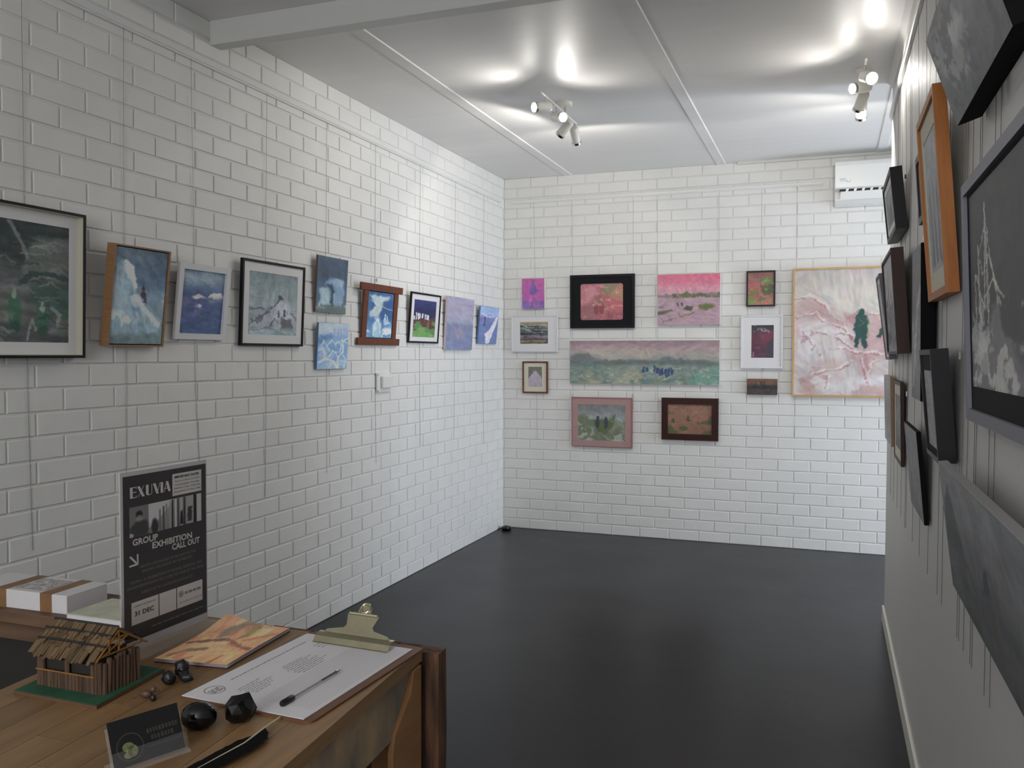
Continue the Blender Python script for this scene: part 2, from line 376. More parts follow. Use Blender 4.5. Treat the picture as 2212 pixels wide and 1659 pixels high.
class Art:
    def __init__(s, w, h, seed=1, asp=None):
        w, h = int(w * 1.35), int(h * 1.35); s.w, s.h, s.seed = w, h, seed
        s.U, s.V = np.meshgrid((np.arange(w) + 0.5) / w, (np.arange(h) + 0.5) / h)
        s.A = w / h; s.c = np.zeros((h, w, 3)); s.n = 0; s.plain = False
    def sd(s): s.n += 1; return s.seed * 7 + s.n
    def mix(s, m, col): s.c = s.c * (1 - m[..., None]) + np.asarray(col, float) * m[..., None]; return s
    def grad(s, stops, wob=0.03, f=4):
        v = s.V + wob * fbm(s.U * f * s.A, s.V * f, s.sd()); xs = [q[0] for q in stops]
        for k in range(3): s.c[..., k] = np.interp(v, xs, [q[1][k] for q in stops])
        return s
    def tex(s, amp, fx, fy, ang=0, tint=(1, 1, 1), o=3, mask=None):
        a = math.radians(ang); x = s.U * s.A; y = s.V
        p = (x * math.cos(a) + y * math.sin(a)) * fx; q = (-x * math.sin(a) + y * math.cos(a)) * fy
        n = fbm(p, q, s.sd(), o) * amp
        if mask is not None: n = n * mask
        s.c = s.c + n[..., None] * np.asarray(tint); return s
    def wuv(s, wob, f=9):
        k = s.sd(); return s.U + wob * fbm(s.U * f * s.A, s.V * f, k), s.V + wob * fbm(s.U * f * s.A, s.V * f, k + 3)
    def poly(s, pts, col, a=1.0, soft=0.015, wob=0.02, f=9):
        U, V = s.wuv(wob, f); ins = np.zeros(U.shape, bool); dist = np.full(U.shape, 9.0); n = len(pts)
        for i in range(n):
            (x0, y0), (x1, y1) = pts[i], pts[(i + 1) % n]
            if y0 != y1:
                c = ((y0 > V) != (y1 > V)) & (U < (x1 - x0) * (V - y0) / (y1 - y0) + x0); ins ^= c
            dist = np.minimum(dist, s.sdist(U, V, x0, y0, x1, y1))
        sg = np.where(ins, dist, -dist)
        return s.mix(sst(-soft, soft, sg) * a, col)
    def sdist(s, U, V, x0, y0, x1, y1):
        dx, dy = (x1 - x0) * s.A, y1 - y0; px, py = (U - x0) * s.A, V - y0
        t = np.clip((px * dx + py * dy) / (dx * dx + dy * dy + 1e-9), 0, 1)
        return np.hypot(px - t * dx, py - t * dy)
    def line(s, pts, col, wd=0.01, a=1.0, wob=0.01, f=12):
        U, V = s.wuv(wob, f); d = np.full(U.shape, 9.0)
        for (x0, y0), (x1, y1) in zip(pts, pts[1:]): d = np.minimum(d, s.sdist(U, V, x0, y0, x1, y1))
        return s.mix((1 - sst(wd * 0.55, wd * 1.3, d)) * a, col)
    def ell(s, cx, cy, rx, ry, col, a=1.0, soft=0.25, wob=0.01):
        U, V = s.wuv(wob); d = np.hypot((U - cx) / rx, (V - cy) / ry); return s.mix((1 - sst(1 - soft, 1 + soft, d)) * a, col)
    def blot(s, col, fx, fy, thr=0.1, soft=0.2, a=1.0, ang=0, v0=-9, v1=9, u0=-9, u1=9, fe=0.06):
        t = math.radians(ang); x = s.U * s.A; y = s.V
        n = fbm((x * math.cos(t) + y * math.sin(t)) * fx, (-x * math.sin(t) + y * math.cos(t)) * fy, s.sd(), 4)
        m = sst(thr, thr + soft, n) * sst(v0 - fe, v0 + fe, s.V) * (1 - sst(v1 - fe, v1 + fe, s.V)) * sst(u0 - fe, u0 + fe, s.U) * (1 - sst(u1 - fe, u1 + fe, s.U))
        return s.mix(m * a, col)
    def brush(s, sat=None):
        """painterly finish: ragged edges, dabs and streaks of the brush, muted pigments"""
        k = s.seed * 3.7; X, Y = s.U * s.A, s.V; n = s.h
        for f, a in ((n / 7, 1.5 / n), (n / 3, 1.0 / n)):
            iu = np.clip(((s.U + a * vn(X * f, Y * f, k) / s.A) * s.w).astype(int), 0, s.w - 1); iv = np.clip(((s.V + a * vn(X * f, Y * f, k + 9)) * s.h).astype(int), 0, s.h - 1)
            s.c = s.c[iv, iu]
        st = 0; tot = 0
        for m, ang in enumerate((12, -38, 62)):          # patches of strokes laid in three directions
            t = math.radians(ang + 9 * (s.seed % 5)); p, q = X * math.cos(t) + Y * math.sin(t), -X * math.sin(t) + Y * math.cos(t)
            w_ = np.exp(2.5 * vn(X * 4, Y * 4, k + 20 + m)); st = st + w_ * (vn(p * n / 22, q * n / 4, k + m) + .6 * vn(p * n / 10, q * n / 2.2, k + 5 + m)); tot = tot + w_
        st = st / tot; dab = np.stack([vn(X * n / 9, Y * n / 9, k + c) for c in (31, 32, 33)], -1)
        s.c = s.c * (1 + .08 * st)[..., None] + 5 * dab
        lum = (s.c @ np.array([.3, .59, .11]))[..., None]; s.c = lum + (s.c - lum) * (SAT if sat is None else sat)
    def mesh(s, x0, x1, z0, z1, y, gain=1.0, round_=0.0):
        """grid facing -Y between x0..x1, z0..z1"""
        if not s.plain: s.brush()
        gx, gz = np.meshgrid(np.linspace(x0, x1, s.w), np.linspace(z1, z0, s.h))
        co = np.stack([gx, np.full_like(gx, y), gz], -1).reshape(-1, 3)
        i = np.arange(s.w * s.h).reshape(s.h, s.w)
        q = np.stack([i[1:, :-1], i[1:, 1:], i[:-1, 1:], i[:-1, :-1]], -1).reshape(-1, 4)
        if round_:
            # drop cells outside a rounded rectangle
            cu = (gx[:-1, :-1] + gx[1:, 1:]) / 2; cv = (gz[:-1, :-1] + gz[1:, 1:]) / 2
            ax = np.maximum(np.abs(cu - (x0 + x1) / 2) - ((x1 - x0) / 2 - round_), 0); az = np.maximum(np.abs(cv - (z0 + z1) / 2) - ((z1 - z0) / 2 - round_), 0)
            q = q[(np.hypot(ax, az) <= round_).reshape(-1)]
        me = bpy.data.meshes.new('painting'); nf = len(q)
        me.vertices.add(len(co)); me.vertices.foreach_set('co', co.ravel())
        me.loops.add(nf * 4); me.loops.foreach_set('vertex_index', q.ravel().astype(np.int32))
        me.polygons.add(nf); me.polygons.foreach_set('loop_start', np.arange(0, nf * 4, 4, dtype=np.int32))
        me.update(calc_edges=True)
        ca = me.color_attributes.new('paint', 'FLOAT_COLOR', 'POINT')
        rgb = np.clip(lin(np.clip(s.c, 0, 255)) * gain, 0.003, 0.92).reshape(-1, 3)
        ca.data.foreach_set('color', np.concatenate([rgb, np.ones((len(rgb), 1))], 1).astype(np.float32).ravel())
        me.materials.append(M['art']); me.validate(); return me

WALLROT = {'L': math.radians(90), 'B': 0.0, 'R': math.radians(-90)}
def hang(name, label, cat, wall, a0, a1, z0, h, t, tilt, group, gap=0.004):
    """root Empty at the bottom-back-centre of a picture hung on a wall; a0..a1 along the wall (left..right as seen)"""
    c = (a0 + a1) / 2
    loc = {'L': (XL + gap, c, z0), 'B': (c, YB - gap, z0), 'R': (XR - gap, c, z0)}[wall]
    r = empty(name, loc, label, cat, (tilt, 0, WALLROT[wall]), group)
    return r, abs(a1 - a0), h, t
def canvas(root, w, h, t, art, edge, gain):
    """stretched canvas: box body with a painted face"""
    MB().box(-w / 2, w / 2, -t, 0, 0, h).build('canvas_body', M[edge], root, bevel=0.0012)
    link('painting', art.mesh(-w / 2 + 0.001, w / 2 - 0.001, 0.001, h - 0.001, -t - 0.0006, gain), root)
def framed(root, w, h, t, art, frame, fw, gain, matcol=None, ins=None, rec=0.006, rim=None, deep=0.0, round_=0.0, inner=None):
    """frame ring + backing + optional mat + painting; ins = (l, r, b, t) of the painting from the outer edge"""
    x, fo = w / 2, (-w / 2, w / 2, 0, h); fi = (-x + fw, x - fw, fw, h - fw)
    MB().ring(fo, fi, -t, 0).build('frame', M[frame], root)
    if rim:
        MB().ring((-x + fw * 0.55, x - fw * 0.55, fw * 0.55, h - fw * 0.55), (-x + fw * 1.12, x - fw * 1.12, fw * 1.12, h - fw * 1.12), -t - 0.003, -t + 0.004).build('inner_moulding', M[rim], root)
    yb = -t + rec + deep
    if deep and inner: MB().ring(fi, (fi[0] + .0025, fi[1] - .0025, fi[2] + .0025, fi[3] - .0025), -t + .003, yb).build('spacer', M[inner], root)
    MB().box(fi[0], fi[1], min(yb + 0.003, -0.001), 0, fi[2], fi[3]).build('backing', M[inner or matcol or frame], root)
    if ins is None: ins = (fw, fw, fw, fw)
    ax = (-x + ins[0], x - ins[1], ins[2], h - ins[3])
    if matcol:
        MB().ring(fi, ax, yb, yb + 0.002).build('mat_board', M[matcol], root)
    link('painting', art.mesh(ax[0], ax[1], ax[2], ax[3], yb + (0.0015 if matcol else 0.0), gain, round_), root)

# ---- geometry of the pictures read from pixels: left wall
def geoL(TL, TR, BR, BL, bBL=None, t=0.02):
    if bBL: B = on(*bBL, 0, XL + 0.004); yn = B.y
    else: yn = on(*BL, 0, XL + t).y
    F = on(*BL, 1, yn); T = on(*TL, 1, yn)
    tt = max(0.012, min(F.x - XL - 0.004, 0.06)) if bBL else t
    tilt = max(0.0, min(0.12, math.atan2(T.x - F.x, T.z - F.z)))
    Xb, Xt = XL + 0.004 + tt, XL + 0.004 + tt + math.tan(tilt) * (T.z - F.z)
    yf = (on(*TR, 0, Xt).y + on(*BR, 0, Xb).y) / 2
    zb = (F.z + on(*BR, 0, Xb).z) / 2; zt = (T.z + on(*TR, 0, Xt).z) / 2
    return yn, yf, zb, zt - zb, tt, tilt
def geoB(TL, TR, BR, BL, t=0.02):
    p = [on(*q, 1, YB - 0.004 - t) for q in (TL, TR, BR, BL)]
    return (p[0].x + p[3].x) / 2, (p[1].x + p[2].x) / 2, (p[2].z + p[3].z) / 2, (p[0].z + p[1].z) / 2 - (p[2].z + p[3].z) / 2, t, math.radians(1.2)
GL, GB = 'blue pictures on the left wall', 'pictures on the back wall'
GR = 'grey pictures on the right partition'
GA = 1.62      # paint gain left wall
GBk = 1.10     # paint gain back wall

# L1 large dark green picture in a black box frame, cut by the photograph's edge
yn, yf, zb, hh, tt, ti = geoL((-60, 420), (189.4, 463.3), (181.8, 772), (-60, 774), None, 0.045)
a = Art(110, 130, 1); a.grad([(0, (38, 52, 52)), (.35, (52, 62, 62)), (.55, (88, 92, 90)), (.8, (84, 88, 86)), (1, (66, 74, 74))])
a.tex(34, 2.5, 16, 4).blot((34, 46, 46), 3, 14, .05, .2, .9, v1=.42, u1=.62).blot((118, 122, 118), 2.5, 12, .12, .25, .7, v0=.1, v1=.5, u0=.5)
a.poly([(.42, .5), (.5, .22), (.68, .12), (1, .1), (1, .42), (.7, .42)], (104, 108, 104), .75, .03).tex(22, 2, 18, 8)
a.line([(.44, .5), (.55, .43), (.8, .42), (1, .45)], (46, 66, 62), .025).poly([(.55, .52), (1, .5), (1, .78), (.75, .75), (.5, .66)], (44, 78, 68), .8, .05)
a.line([(.3, .02), (.45, .2), (.5, .3)], (128, 136, 130), .02, .7).blot((70, 104, 92), 3, 10, .15, .2, .6, v0=.5, v1=.75)
for cx, cy, rx, ry in ((.36, .74, .075, .15), (.68, .8, .085, .11)):
    a.ell(cx, cy, rx, ry, (52, 98, 78), .95).ell(cx, cy + ry * .9, rx * .7, ry * .4, (36, 70, 56), .8).ell(cx - .005, cy - ry * .95, .028, .04, (140, 148, 130))
for k in range(26):
    rr_ = random.Random(k); y_ = rr_.uniform(.05, .95); x_ = rr_.uniform(0, .8); c_ = rr_.choice(((120, 124, 120), (60, 80, 76), (140, 142, 138), (36, 50, 50)))
    a.line([(x_, y_), (x_ + .12, y_ - .015 + rr_.uniform(-.02, .02)), (x_ + .25, y_ + rr_.uniform(-.03, .03))], c_, .008, .55, .02)
a.blot((150, 148, 142), 6, 9, .2, .2, .55, 30, v0=.78).line([(.5, .97), (.56, .8), (.6, .9)], (150, 150, 146), .012, .7).line([(.8, .7), (.88, .76), (.86, .84)], (130, 140, 134), .02, .7)
r, W, Hh, T = hang('framed_picture', 'large dark green painting with two figures in a black box frame at far left', 'picture', 'L', yn, yf, zb, hh, tt, ti, GL)
framed(r, W, Hh, T, a, 'blackframe', .010, GA, 'whitemat', (.05, .05, .055, .055), deep=.022, inner='cream_inner')

# L2 ice tower in oak tray frame
yn, yf, zb, hh, tt, ti = geoL((253.2, 523.3), (372.2, 537.2), (351.4, 746), (232.4, 746), (214.7, 744.3))
a = Art(80, 120, 2); a.grad([(0, (72, 92, 106)), (.3, (74, 98, 124)), (.5, (104, 130, 152)), (.62, (110, 134, 144)), (1, (90, 116, 122))]).tex(14, 6, 10, 30)
a.poly([(.0, .45), (.05, .2), (.2, .12), (.15, .6), (0, .8)], (136, 152, 158), .8, .05)
a.poly([(.17, .14), (.3, .17), (.38, .3), (.45, .5), (.7, .65), (.97, .75), (.9, .88), (.7, .88), (.5, .82), (.1, .66), (.12, .35)], (132, 158, 172), 1, .02)
a.poly([(.2, .13), (.33, .2), (.4, .36), (.3, .32), (.2, .25)], (184, 196, 196), .9, .02).poly([(.3, .38), (.42, .5), (.7, .9), (.5, .8), (.32, .55)], (98, 126, 150), .8, .03)
a.line([(.42, .5), (.6, .62), (.9, .78)], (178, 190, 192), .03, .8).line([(.2, .14), (.33, .2), (.4, .4)], (192, 202, 200), .02, .8)
a.poly([(.52, .48), (.56, .36), (.6, .42), (.64, .56), (.58, .55)], (50, 46, 60), 1, .01, .01).line([(.5, .42), (.55, .42)], (50, 46, 60), .012)
a.blot((150, 158, 160), 7, 7, .0, .2, .8, v0=.46, v1=.56, u0=.62).poly([(0, .78), (.15, .7), (.35, .68), (.5, .82), (.7, .95), (0, .92)], (128, 154, 168), .9, .03)
a.blot((190, 200, 202), 8, 8, .15, .15, .8, 20, v0=.66, v1=.82, u1=.5).blot((176, 190, 194), 6, 9, .12, .2, .6, 40, v0=.3, v1=.75, u0=.15, u1=.6).poly([(0, .9), (.4, .88), (1, .95), (1, 1), (0, 1)], (92, 112, 116), .8, .04).tex(16, 12, 20, 50)
r, W, Hh, T = hang('framed_picture', 'painting of a tall white ice tower in a deep oak tray frame', 'picture', 'L', yn, yf, zb, hh, tt, ti, GL)
framed(r, W, Hh, T, a, 'oakframe', .006, GA * 1.3, rec=.006, ins=(.010, .010, .010, .010), inner='darkcanvas')

# L3 blue sea in white frame
yn, yf, zb, hh, tt, ti = geoL((391, 564.6), (501.3, 578.5), (486, 734), (377.2, 731.6), (370.9, 730.4))
a = Art(80, 100, 3); a.grad([(0, (108, 136, 158)), (.12, (132, 154, 168)), (.28, (86, 112, 150)), (.4, (64, 82, 130)), (.6, (70, 88, 138)), (1, (52, 80, 122))]).tex(16, 4, 9)
a.blot((150, 168, 178), 4, 9, .1, .2, .7, v1=.22).poly([(.62, .42), (.75, .34), (.95, .32), (1, .4), (.85, .43)], (206, 204, 196), 1, .015).poly([(.6, .44), (1, .42), (1, .48), (.7, .5)], (104, 140, 158), .7, .03)
a.poly([(.25, .42), (.4, .37), (.6, .41), (.45, .44), (.3, .45)], (206, 192, 190), .95, .02).blot((186, 176, 196), 9, 12, .1, .15, .8, 0, v0=.5, v1=.64, u0=.35, u1=.7)
a.blot((112, 110, 160), 4, 8, .1, .2, .5, v0=.42, v1=.8).ell(.45, .56, .05, .03, (206, 204, 210), .8).tex(12, 10, 20, 15)
r, W, Hh, T = hang('framed_picture', 'deep blue seascape with white clouds in a plain white frame', 'picture', 'L', yn, yf, zb, hh, tt, ti, GL)
framed(r, W, Hh, T, a, 'whiteframe', .026, GA, rec=.012, inner='darkcanvas')

# L4 grey-teal rock in black frame with white mat
yn, yf, zb, hh, tt, ti = geoL((525.8, 555.6), (660, 578), (655, 748), (520.3, 746.3), (514, 745.5))
a = Art(110, 120, 4); a.grad([(0, (106, 124, 128)), (.3, (122, 140, 144)), (.55, (136, 152, 156)), (.7, (126, 140, 146)), (1, (128, 152, 158))]).tex(14, 14, 4, 8)
a.poly([(.0, .82), (.15, .74), (.3, .68), (.5, .55), (.58, .42), (.66, .33), (.74, .36), (.85, .52), (1, .62), (1, .9), (.0, .86)], (150, 156, 170), .85, .03)
a.poly([(.55, .5), (.7, .42), (.85, .55), (.88, .72), (.52, .74)], (172, 176, 190), .9, .03).ell(.74, .3, .05, .1, (150, 160, 162), .6)
a.line([(.3, .68), (.5, .52), (.6, .44), (.63, .36)], (70, 76, 88), .014, .8, .03).poly([(.61, .42), (.64, .34), (.67, .34), (.7, .42)], (62, 66, 78), .9, .01)
a.blot((84, 88, 98), 8, 10, .15, .15, .8, 30, v0=.62, v1=.9)
for pts in ([(.02, .84), (.12, .76), (.2, .82)], [(.2, .74), (.32, .66), (.42, .62)], [(.1, .92), (.4, .88), (.6, .94)], [(.66, .9), (.74, .78), (.84, .8), (.9, .92)], [(.45, .8), (.55, .74), (.6, .82)], [(.02, .6), (.3, .58)], [(.85, .62), (.98, .72)]):
    a.line(pts, (78, 82, 92), .012, .8, .03).poly([(.66, .9), (.72, .76), (.86, .74), (.92, .92)], (92, 94, 102), .8, .03).line([(.6, .6), (.61, .7)], (70, 74, 90), .012).line([(.735, .58), (.735, .68)], (58, 62, 80), .014)
a.blot((160, 176, 180), 3, 12, .1, .2, .6, v0=.88).blot((96, 106, 112), 6, 14, .15, .15, .7, 5, v0=.55, v1=.66, u1=.5).tex(14, 12, 12, 40)
r, W, Hh, T = hang('framed_picture', 'pale grey rock painting in white mat and thin black frame', 'picture', 'L', yn, yf, zb, hh, tt, ti, GL)
framed(r, W, Hh, T, a, 'blackframe', .012, GA, 'whitemat', (.045 * W / .4 * 1.0, .045 * W / .4, .055, .055))

# L5 dark blue canvas above, L6 light blue canvas below
yn, yf, zb, hh, tt, ti = geoL((687, 549.4), (752, 562.4), (746.8, 679), (680.4, 673.6), (676.8, 673.6))
a = Art(64, 100, 5); a.grad([(0, (60, 82, 106)), (.3, (56, 76, 96)), (.5, (62, 92, 120)), (.85, (70, 96, 114)), (1, (82, 98, 104))]).tex(12, 12, 3)
a.poly([(.25, .5), (.4, .4), (.6, .36), (.85, .38), (.92, .6), (.88, .82), (.5, .82), (.4, .55)], (112, 146, 178), .95, .03).ell(.7, .44, .2, .08, (136, 164, 188), .8)
a.poly([(.08, .58), (.2, .54), (.38, .56), (.44, .72), (.45, .86), (.15, .85)], (150, 176, 190), .95, .03).poly([(.5, .68), (.7, .66), (.88, .72), (.85, .9), (.55, .88)], (120, 152, 172), .95, .03)
a.poly([(.3, .5), (.5, .48), (.6, .62), (.5, .66), (.4, .56)], (48, 62, 84), .9, .02).line([(.5, .64), (.52, .86)], (46, 62, 84), .03, .9).poly([(0, .88), (.5, .86), (1, .87), (1, 1), (0, 1)], (92, 104, 104), .9, .03)
a.blot((170, 188, 196), 7, 12, .25, .15, .7, 20, v0=.8, v1=.92)
r, W, Hh, T = hang('canvas_picture', 'unframed dark blue canvas with pale boulders', 'picture', 'L', yn, yf, zb, hh, tt, ti, GL)
canvas(r, W, Hh, T, a, 'rustcanvas', GA)
L5z = zb
yn, yf, zb, hh, tt, ti = geoL((688.5, 696.6), (754, 699.3), (748, 796), (683.6, 797.5), (679.5, 797))
a = Art(64, 90, 6); a.grad([(0, (164, 182, 206)), (.2, (158, 180, 208)), (.3, (122, 160, 206)), (.6, (108, 150, 202)), (1, (134, 168, 208))]).tex(12, 5, 7, 20)
a.poly([(0, .32), (.12, .24), (.25, .28), (.4, .24), (.5, .3), (0, .45)], (84, 126, 176), .8, .03).blot((176, 198, 222), 4, 9, .2, .12, .5, -35, v0=.3)
for pts in ([(.1, .5), (.2, .38), (.3, .5), (.4, .62)], [(.02, .62), (.15, .55), (.25, .66), (.2, .8)], [(.35, .75), (.5, .6), (.62, .66), (.7, .8)], [(.55, .45), (.7, .4), (.78, .52), (.72, .64)], [(.4, .95), (.5, .84), (.64, .9)], [(.85, .7), (.95, .8), (.9, .95)], [(.8, .36), (.95, .42)]):
    a.line(pts, (204, 216, 226), .014, .75, .02)
for x in (.52, .65, .75): a.line([(x, .12), (x, .28)], (112, 128, 166), .009, .8)
a.line([(.05, .85), (.25, .78), (.55, .82), (.7, .98)], (206, 218, 226), .02, .8).line([(.98, .32), (.8, .4), (.85, .6), (.68, .8), (.66, 1)], (206, 218, 220), .02, .8).line([(.3, .5), (.45, .36), (.6, .5)], (190, 208, 222), .015, .7)
r, W, Hh, T = hang('canvas_picture', 'unframed light blue canvas hung lowest on the left wall', 'picture', 'L', yn, yf, zb, hh, tt, ti, GL)
canvas(r, W, Hh, T, a, 'bluecanvas', GA)

# L7 brown timber frame with overhanging top and bottom rails
yn, yf, zb, hh, tt, ti = geoL((782, 608.5), (869.7, 620.7), (864, 745.5), (772.6, 745.5), (768, 745))
a = Art(80, 110, 7); a.grad([(0, (52, 96, 150)), (.4, (50, 94, 150)), (1, (96, 148, 190))]).tex(18, 6, 6, 50)
a.poly([(.05, .08), (.85, .08), (.78, .22), (.5, .45), (.42, .55), (.1, .54), (.08, .45), (.3, .3)], (170, 188, 188), .95, .03).tex(16, 3, 14, -40)
a.poly([(0, .05), (.12, .15), (.1, .4), (0, .5)], (60, 110, 160), .8, .03).poly([(.62, .2), (1, .1), (1, .6), (.55, .6), (.5, .46)], (36, 78, 134), .9, .03)
a.line([(.1, .2), (.5, .3), (1, .38)], (186, 204, 206), .008, .7).ell(.4, .8, .18, .2, (150, 188, 208), .8).line([(.28, .95), (.32, .7), (.42, .62), (.52, .72), (.55, .95)], (206, 220, 222), .015, .8)
a.line([(.68, .7), (.7, .48), (.74, .66)], (176, 200, 216), .02, .8).line([(.78, .66), (.79, .5)], (176, 200, 216), .014, .8).blot((214, 224, 220), 7, 7, .1, .15, .9, 30, v0=.78, u0=.62).blot((190, 210, 214), 6, 9, .18, .15, .8, 20, v0=.55)
r, W, Hh, T = hang('framed_picture', 'ice cave painting in brown timber frame with overhanging top and bottom bars', 'picture', 'L', yn, yf, zb, hh, tt, ti, GL)
bar = Hh * .115; st = W * .10
MB().box(-W / 2, W / 2, -T, 0, 0, bar).build('frame_bar', M['brownframe'], r, bevel=.0015)
MB().box(-W / 2, W / 2, -T, 0, Hh - bar, Hh).build('frame_bar', M['brownframe'], r, bevel=.0015)
for sx in (-1, 1):
    xc = sx * W * .36; MB().box(xc - st / 2, xc + st / 2, -T + .004, 0, bar, Hh - bar).build('frame_stile', M['brownframe'], r, bevel=.001)
ix = W * .36 - st / 2
MB().box(-ix, ix, -T + .012, 0, bar, Hh - bar).build('backing', M['darkcanvas'], r)
link('painting', a.mesh(-ix + .004, ix - .004, bar + .004, Hh - bar - .004, -T + .009, GA), r)

# L8 night picture in black frame
yn, yf, zb, hh, tt, ti = geoL((889.7, 628.8), (953.8, 638.3), (947, 742), (882.4, 740), (879, 740))
a = Art(70, 100, 8); a.grad([(0, (40, 48, 112)), (.25, (28, 34, 84)), (.45, (30, 34, 80)), (.52, (84, 40, 46)), (.8, (86, 44, 40)), (1, (84, 140, 66))], .02).tex(9, 5, 8)
a.poly([(.1, .62), (.5, .56), (.65, .5), (1, .45), (1, .9), (0, .9)], (92, 42, 44), .9, .03).blot((70, 128, 62), 4, 9, .0, .15, .95, 10, v0=.55).poly([(.62, .6), (.72, .55), (.7, .95), (.6, .95)], (64, 120, 58), .8, .02).poly([(0, .85), (.3, .75), (.6, .72), (.5, .85), (.9, .9), (1, .98), (0, 1)], (96, 152, 74), .8, .03)
for x, v0, v1 in ((.14, .36, .52), (.22, .37, .51), (.28, .37, .5), (.4, .38, .48), (.52, .4, .5), (.6, .4, .51), (.66, .41, .52), (.05, .45, .53)):
    a.line([(x, v0), (x + .005, v1)], (224, 224, 226), .018, .95, .006)
r, W, Hh, T = hang('framed_picture', 'navy night scene with white upright strokes, white mat and black frame', 'picture', 'L', yn, yf, zb, hh, tt, ti, GL)
framed(r, W, Hh, T, a, 'blackframe', .012, GA, 'whitemat', (W * .13, W * .13, Hh * .12, Hh * .14))

# L9 mauve canvas, L10 blue canvas by the corner
yn, yf, zb, hh, tt, ti = geoL((967.8, 638.9), (1025.4, 646.5), (1018.6, 756.3), (961.6, 755.5), (957, 755))
a = Art(64, 110, 9); a.grad([(0, (166, 160, 200)), (.25, (172, 160, 196)), (.47, (160, 156, 196)), (.53, (132, 136, 186)), (1, (130, 136, 188))], .015).tex(9, 6, 10, 10)
a.ell(.45, .68, .25, .1, (166, 150, 184), .6, .6).ell(.68, .46, .12, .05, (142, 160, 182), .6, .6).tex(6, 16, 22)
r, W, Hh, T = hang('canvas_picture', 'unframed mauve and lilac canvas between night scene and corner', 'picture', 'L', yn, yf, zb, hh, tt, ti, GL)
a.c = a.c * np.array([.92, .95, .90]); canvas(r, W, Hh, T, a, 'mauvecanvas', GA * .80)
yn, yf, zb, hh, tt, ti = geoL((1038.4, 660.6), (1078.2, 665), (1071.5, 743.6), (1031.6, 742), (1028.3, 742))
a = Art(56, 90, 10); a.grad([(0, (128, 156, 200)), (.2, (132, 158, 200)), (.3, (112, 116, 168)), (.5, (88, 110, 164)), (1, (92, 112, 160))]).tex(9, 5, 9)
a.line([(.1, .2), (.4, .27), (.8, .24)], (170, 180, 214), .02, .8).line([(.28, .3), (.26, .5)], (46, 60, 110), .02).poly([(.9, .25), (.98, .24), (.85, .55), (.55, .98), (.4, .98), (.35, .8), (.3, .72), (.5, .64), (.65, .5)], (206, 204, 218), .95, .02).line([(.9, .3), (.7, .55), (.5, .95)], (172, 160, 196), .012, .6)
r, W, Hh, T = hang('canvas_picture', 'small blue canvas with white streak, nearest the room corner on left wall', 'picture', 'L', yn, yf, zb, hh, tt, ti, GL)
canvas(r, W, Hh, T, a, 'bluecanvas', GA)

# ---- back wall
def pic(nm, label, geo): return hang(nm, label, 'picture', 'B', *geo, GB)
# B1
a = Art(56, 76, 11); a.grad([(0, (206, 96, 168)), (.6, (200, 92, 176)), (.74, (188, 90, 180)), (.78, (136, 104, 188)), (1, (142, 108, 190))], .02).tex(12, 8, 10, 30)
a.poly([(.32, .5), (.36, .3), (.44, .22), (.58, .24), (.68, .36), (.62, .52), (.45, .56)], (122, 96, 184), .95, .02).ell(.52, .15, .07, .08, (128, 92, 176), .95).ell(.53, .17, .035, .04, (196, 110, 168), .8).line([(.6, .42), (.9, .38)], (150, 84, 170), .015, .8)
a.line([(.4, .6), (.35, .9)], (218, 110, 180), .02).line([(.6, .55), (.66, .75), (.75, .9), (.6, .94), (.5, .85)], (214, 110, 176), .016).line([(.15, .2), (.2, .3), (.3, .22)], (150, 90, 180), .015, .6).line([(.05, .7), (.25, .6), (.25, .9)], (170, 96, 184), .012, .7)
r, W, Hh, T = pic('canvas_picture', 'small hot pink and violet canvas of a seated figure', geoB((1127.5, 602), (1176.3, 601), (1176.9, 666.7), (1128, 666.7), .03)); canvas(r, W, Hh, T, a, 'canvasedge', GBk)
# B2
a = Art(90, 74, 12); a.grad([(0, (178, 150, 96)), (.12, (150, 140, 110)), (.2, (128, 140, 134)), (.5, (96, 108, 104)), (.56, (70, 74, 76)), (.62, (150, 132, 144)), (.75, (120, 104, 116)), (.8, (70, 66, 64)), (.88, (138, 128, 96)), (1, (120, 112, 84))], .04).tex(26, 3, 18, 4)
a.blot((46, 50, 50), 4, 20, .15, .12, .9, 5, v0=.15, v1=.6).blot((60, 56, 58), 3, 20, .15, .1, .8, -4, v0=.6).blot((176, 184, 176), 5, 16, .2, .12, .8, 10, v0=.12, v1=.5)
r, W, Hh, T = pic('framed_picture', 'small striped landscape in a wide white mat and white frame', geoB((1104.4, 682), (1204.8, 680), (1204.8, 759.7), (1104.4, 760), .022)); framed(r, W, Hh, T, a, 'whiteframe', .010, GBk, 'whitemat', (W * .19, W * .21, Hh * .22, Hh * .18))
# B3
a = Art(50, 72, 13); a.grad([(0, (112, 116, 100)), (.6, (116, 118, 104)), (1, (120, 118, 108))]).tex(10, 14, 14)
a.poly([(0, .62), (.15, .48), (.38, .28), (.46, .2), (.6, .19), (.68, .3), (.85, .42), (1, .6), (1, 1), (0, 1)], (186, 170, 186), 1, .02, .015)
r, W, Hh, T = pic('framed_picture', 'pale lilac hill print in small brown frame', geoB((1128.3, 780.6), (1183, 780.6), (1183, 849.8), (1128.8, 849), .018)); framed(r, W, Hh, T, a, 'brownframe', .013, GBk, 'creammat', (W * .23, W * .23, Hh * .2, Hh * .17))
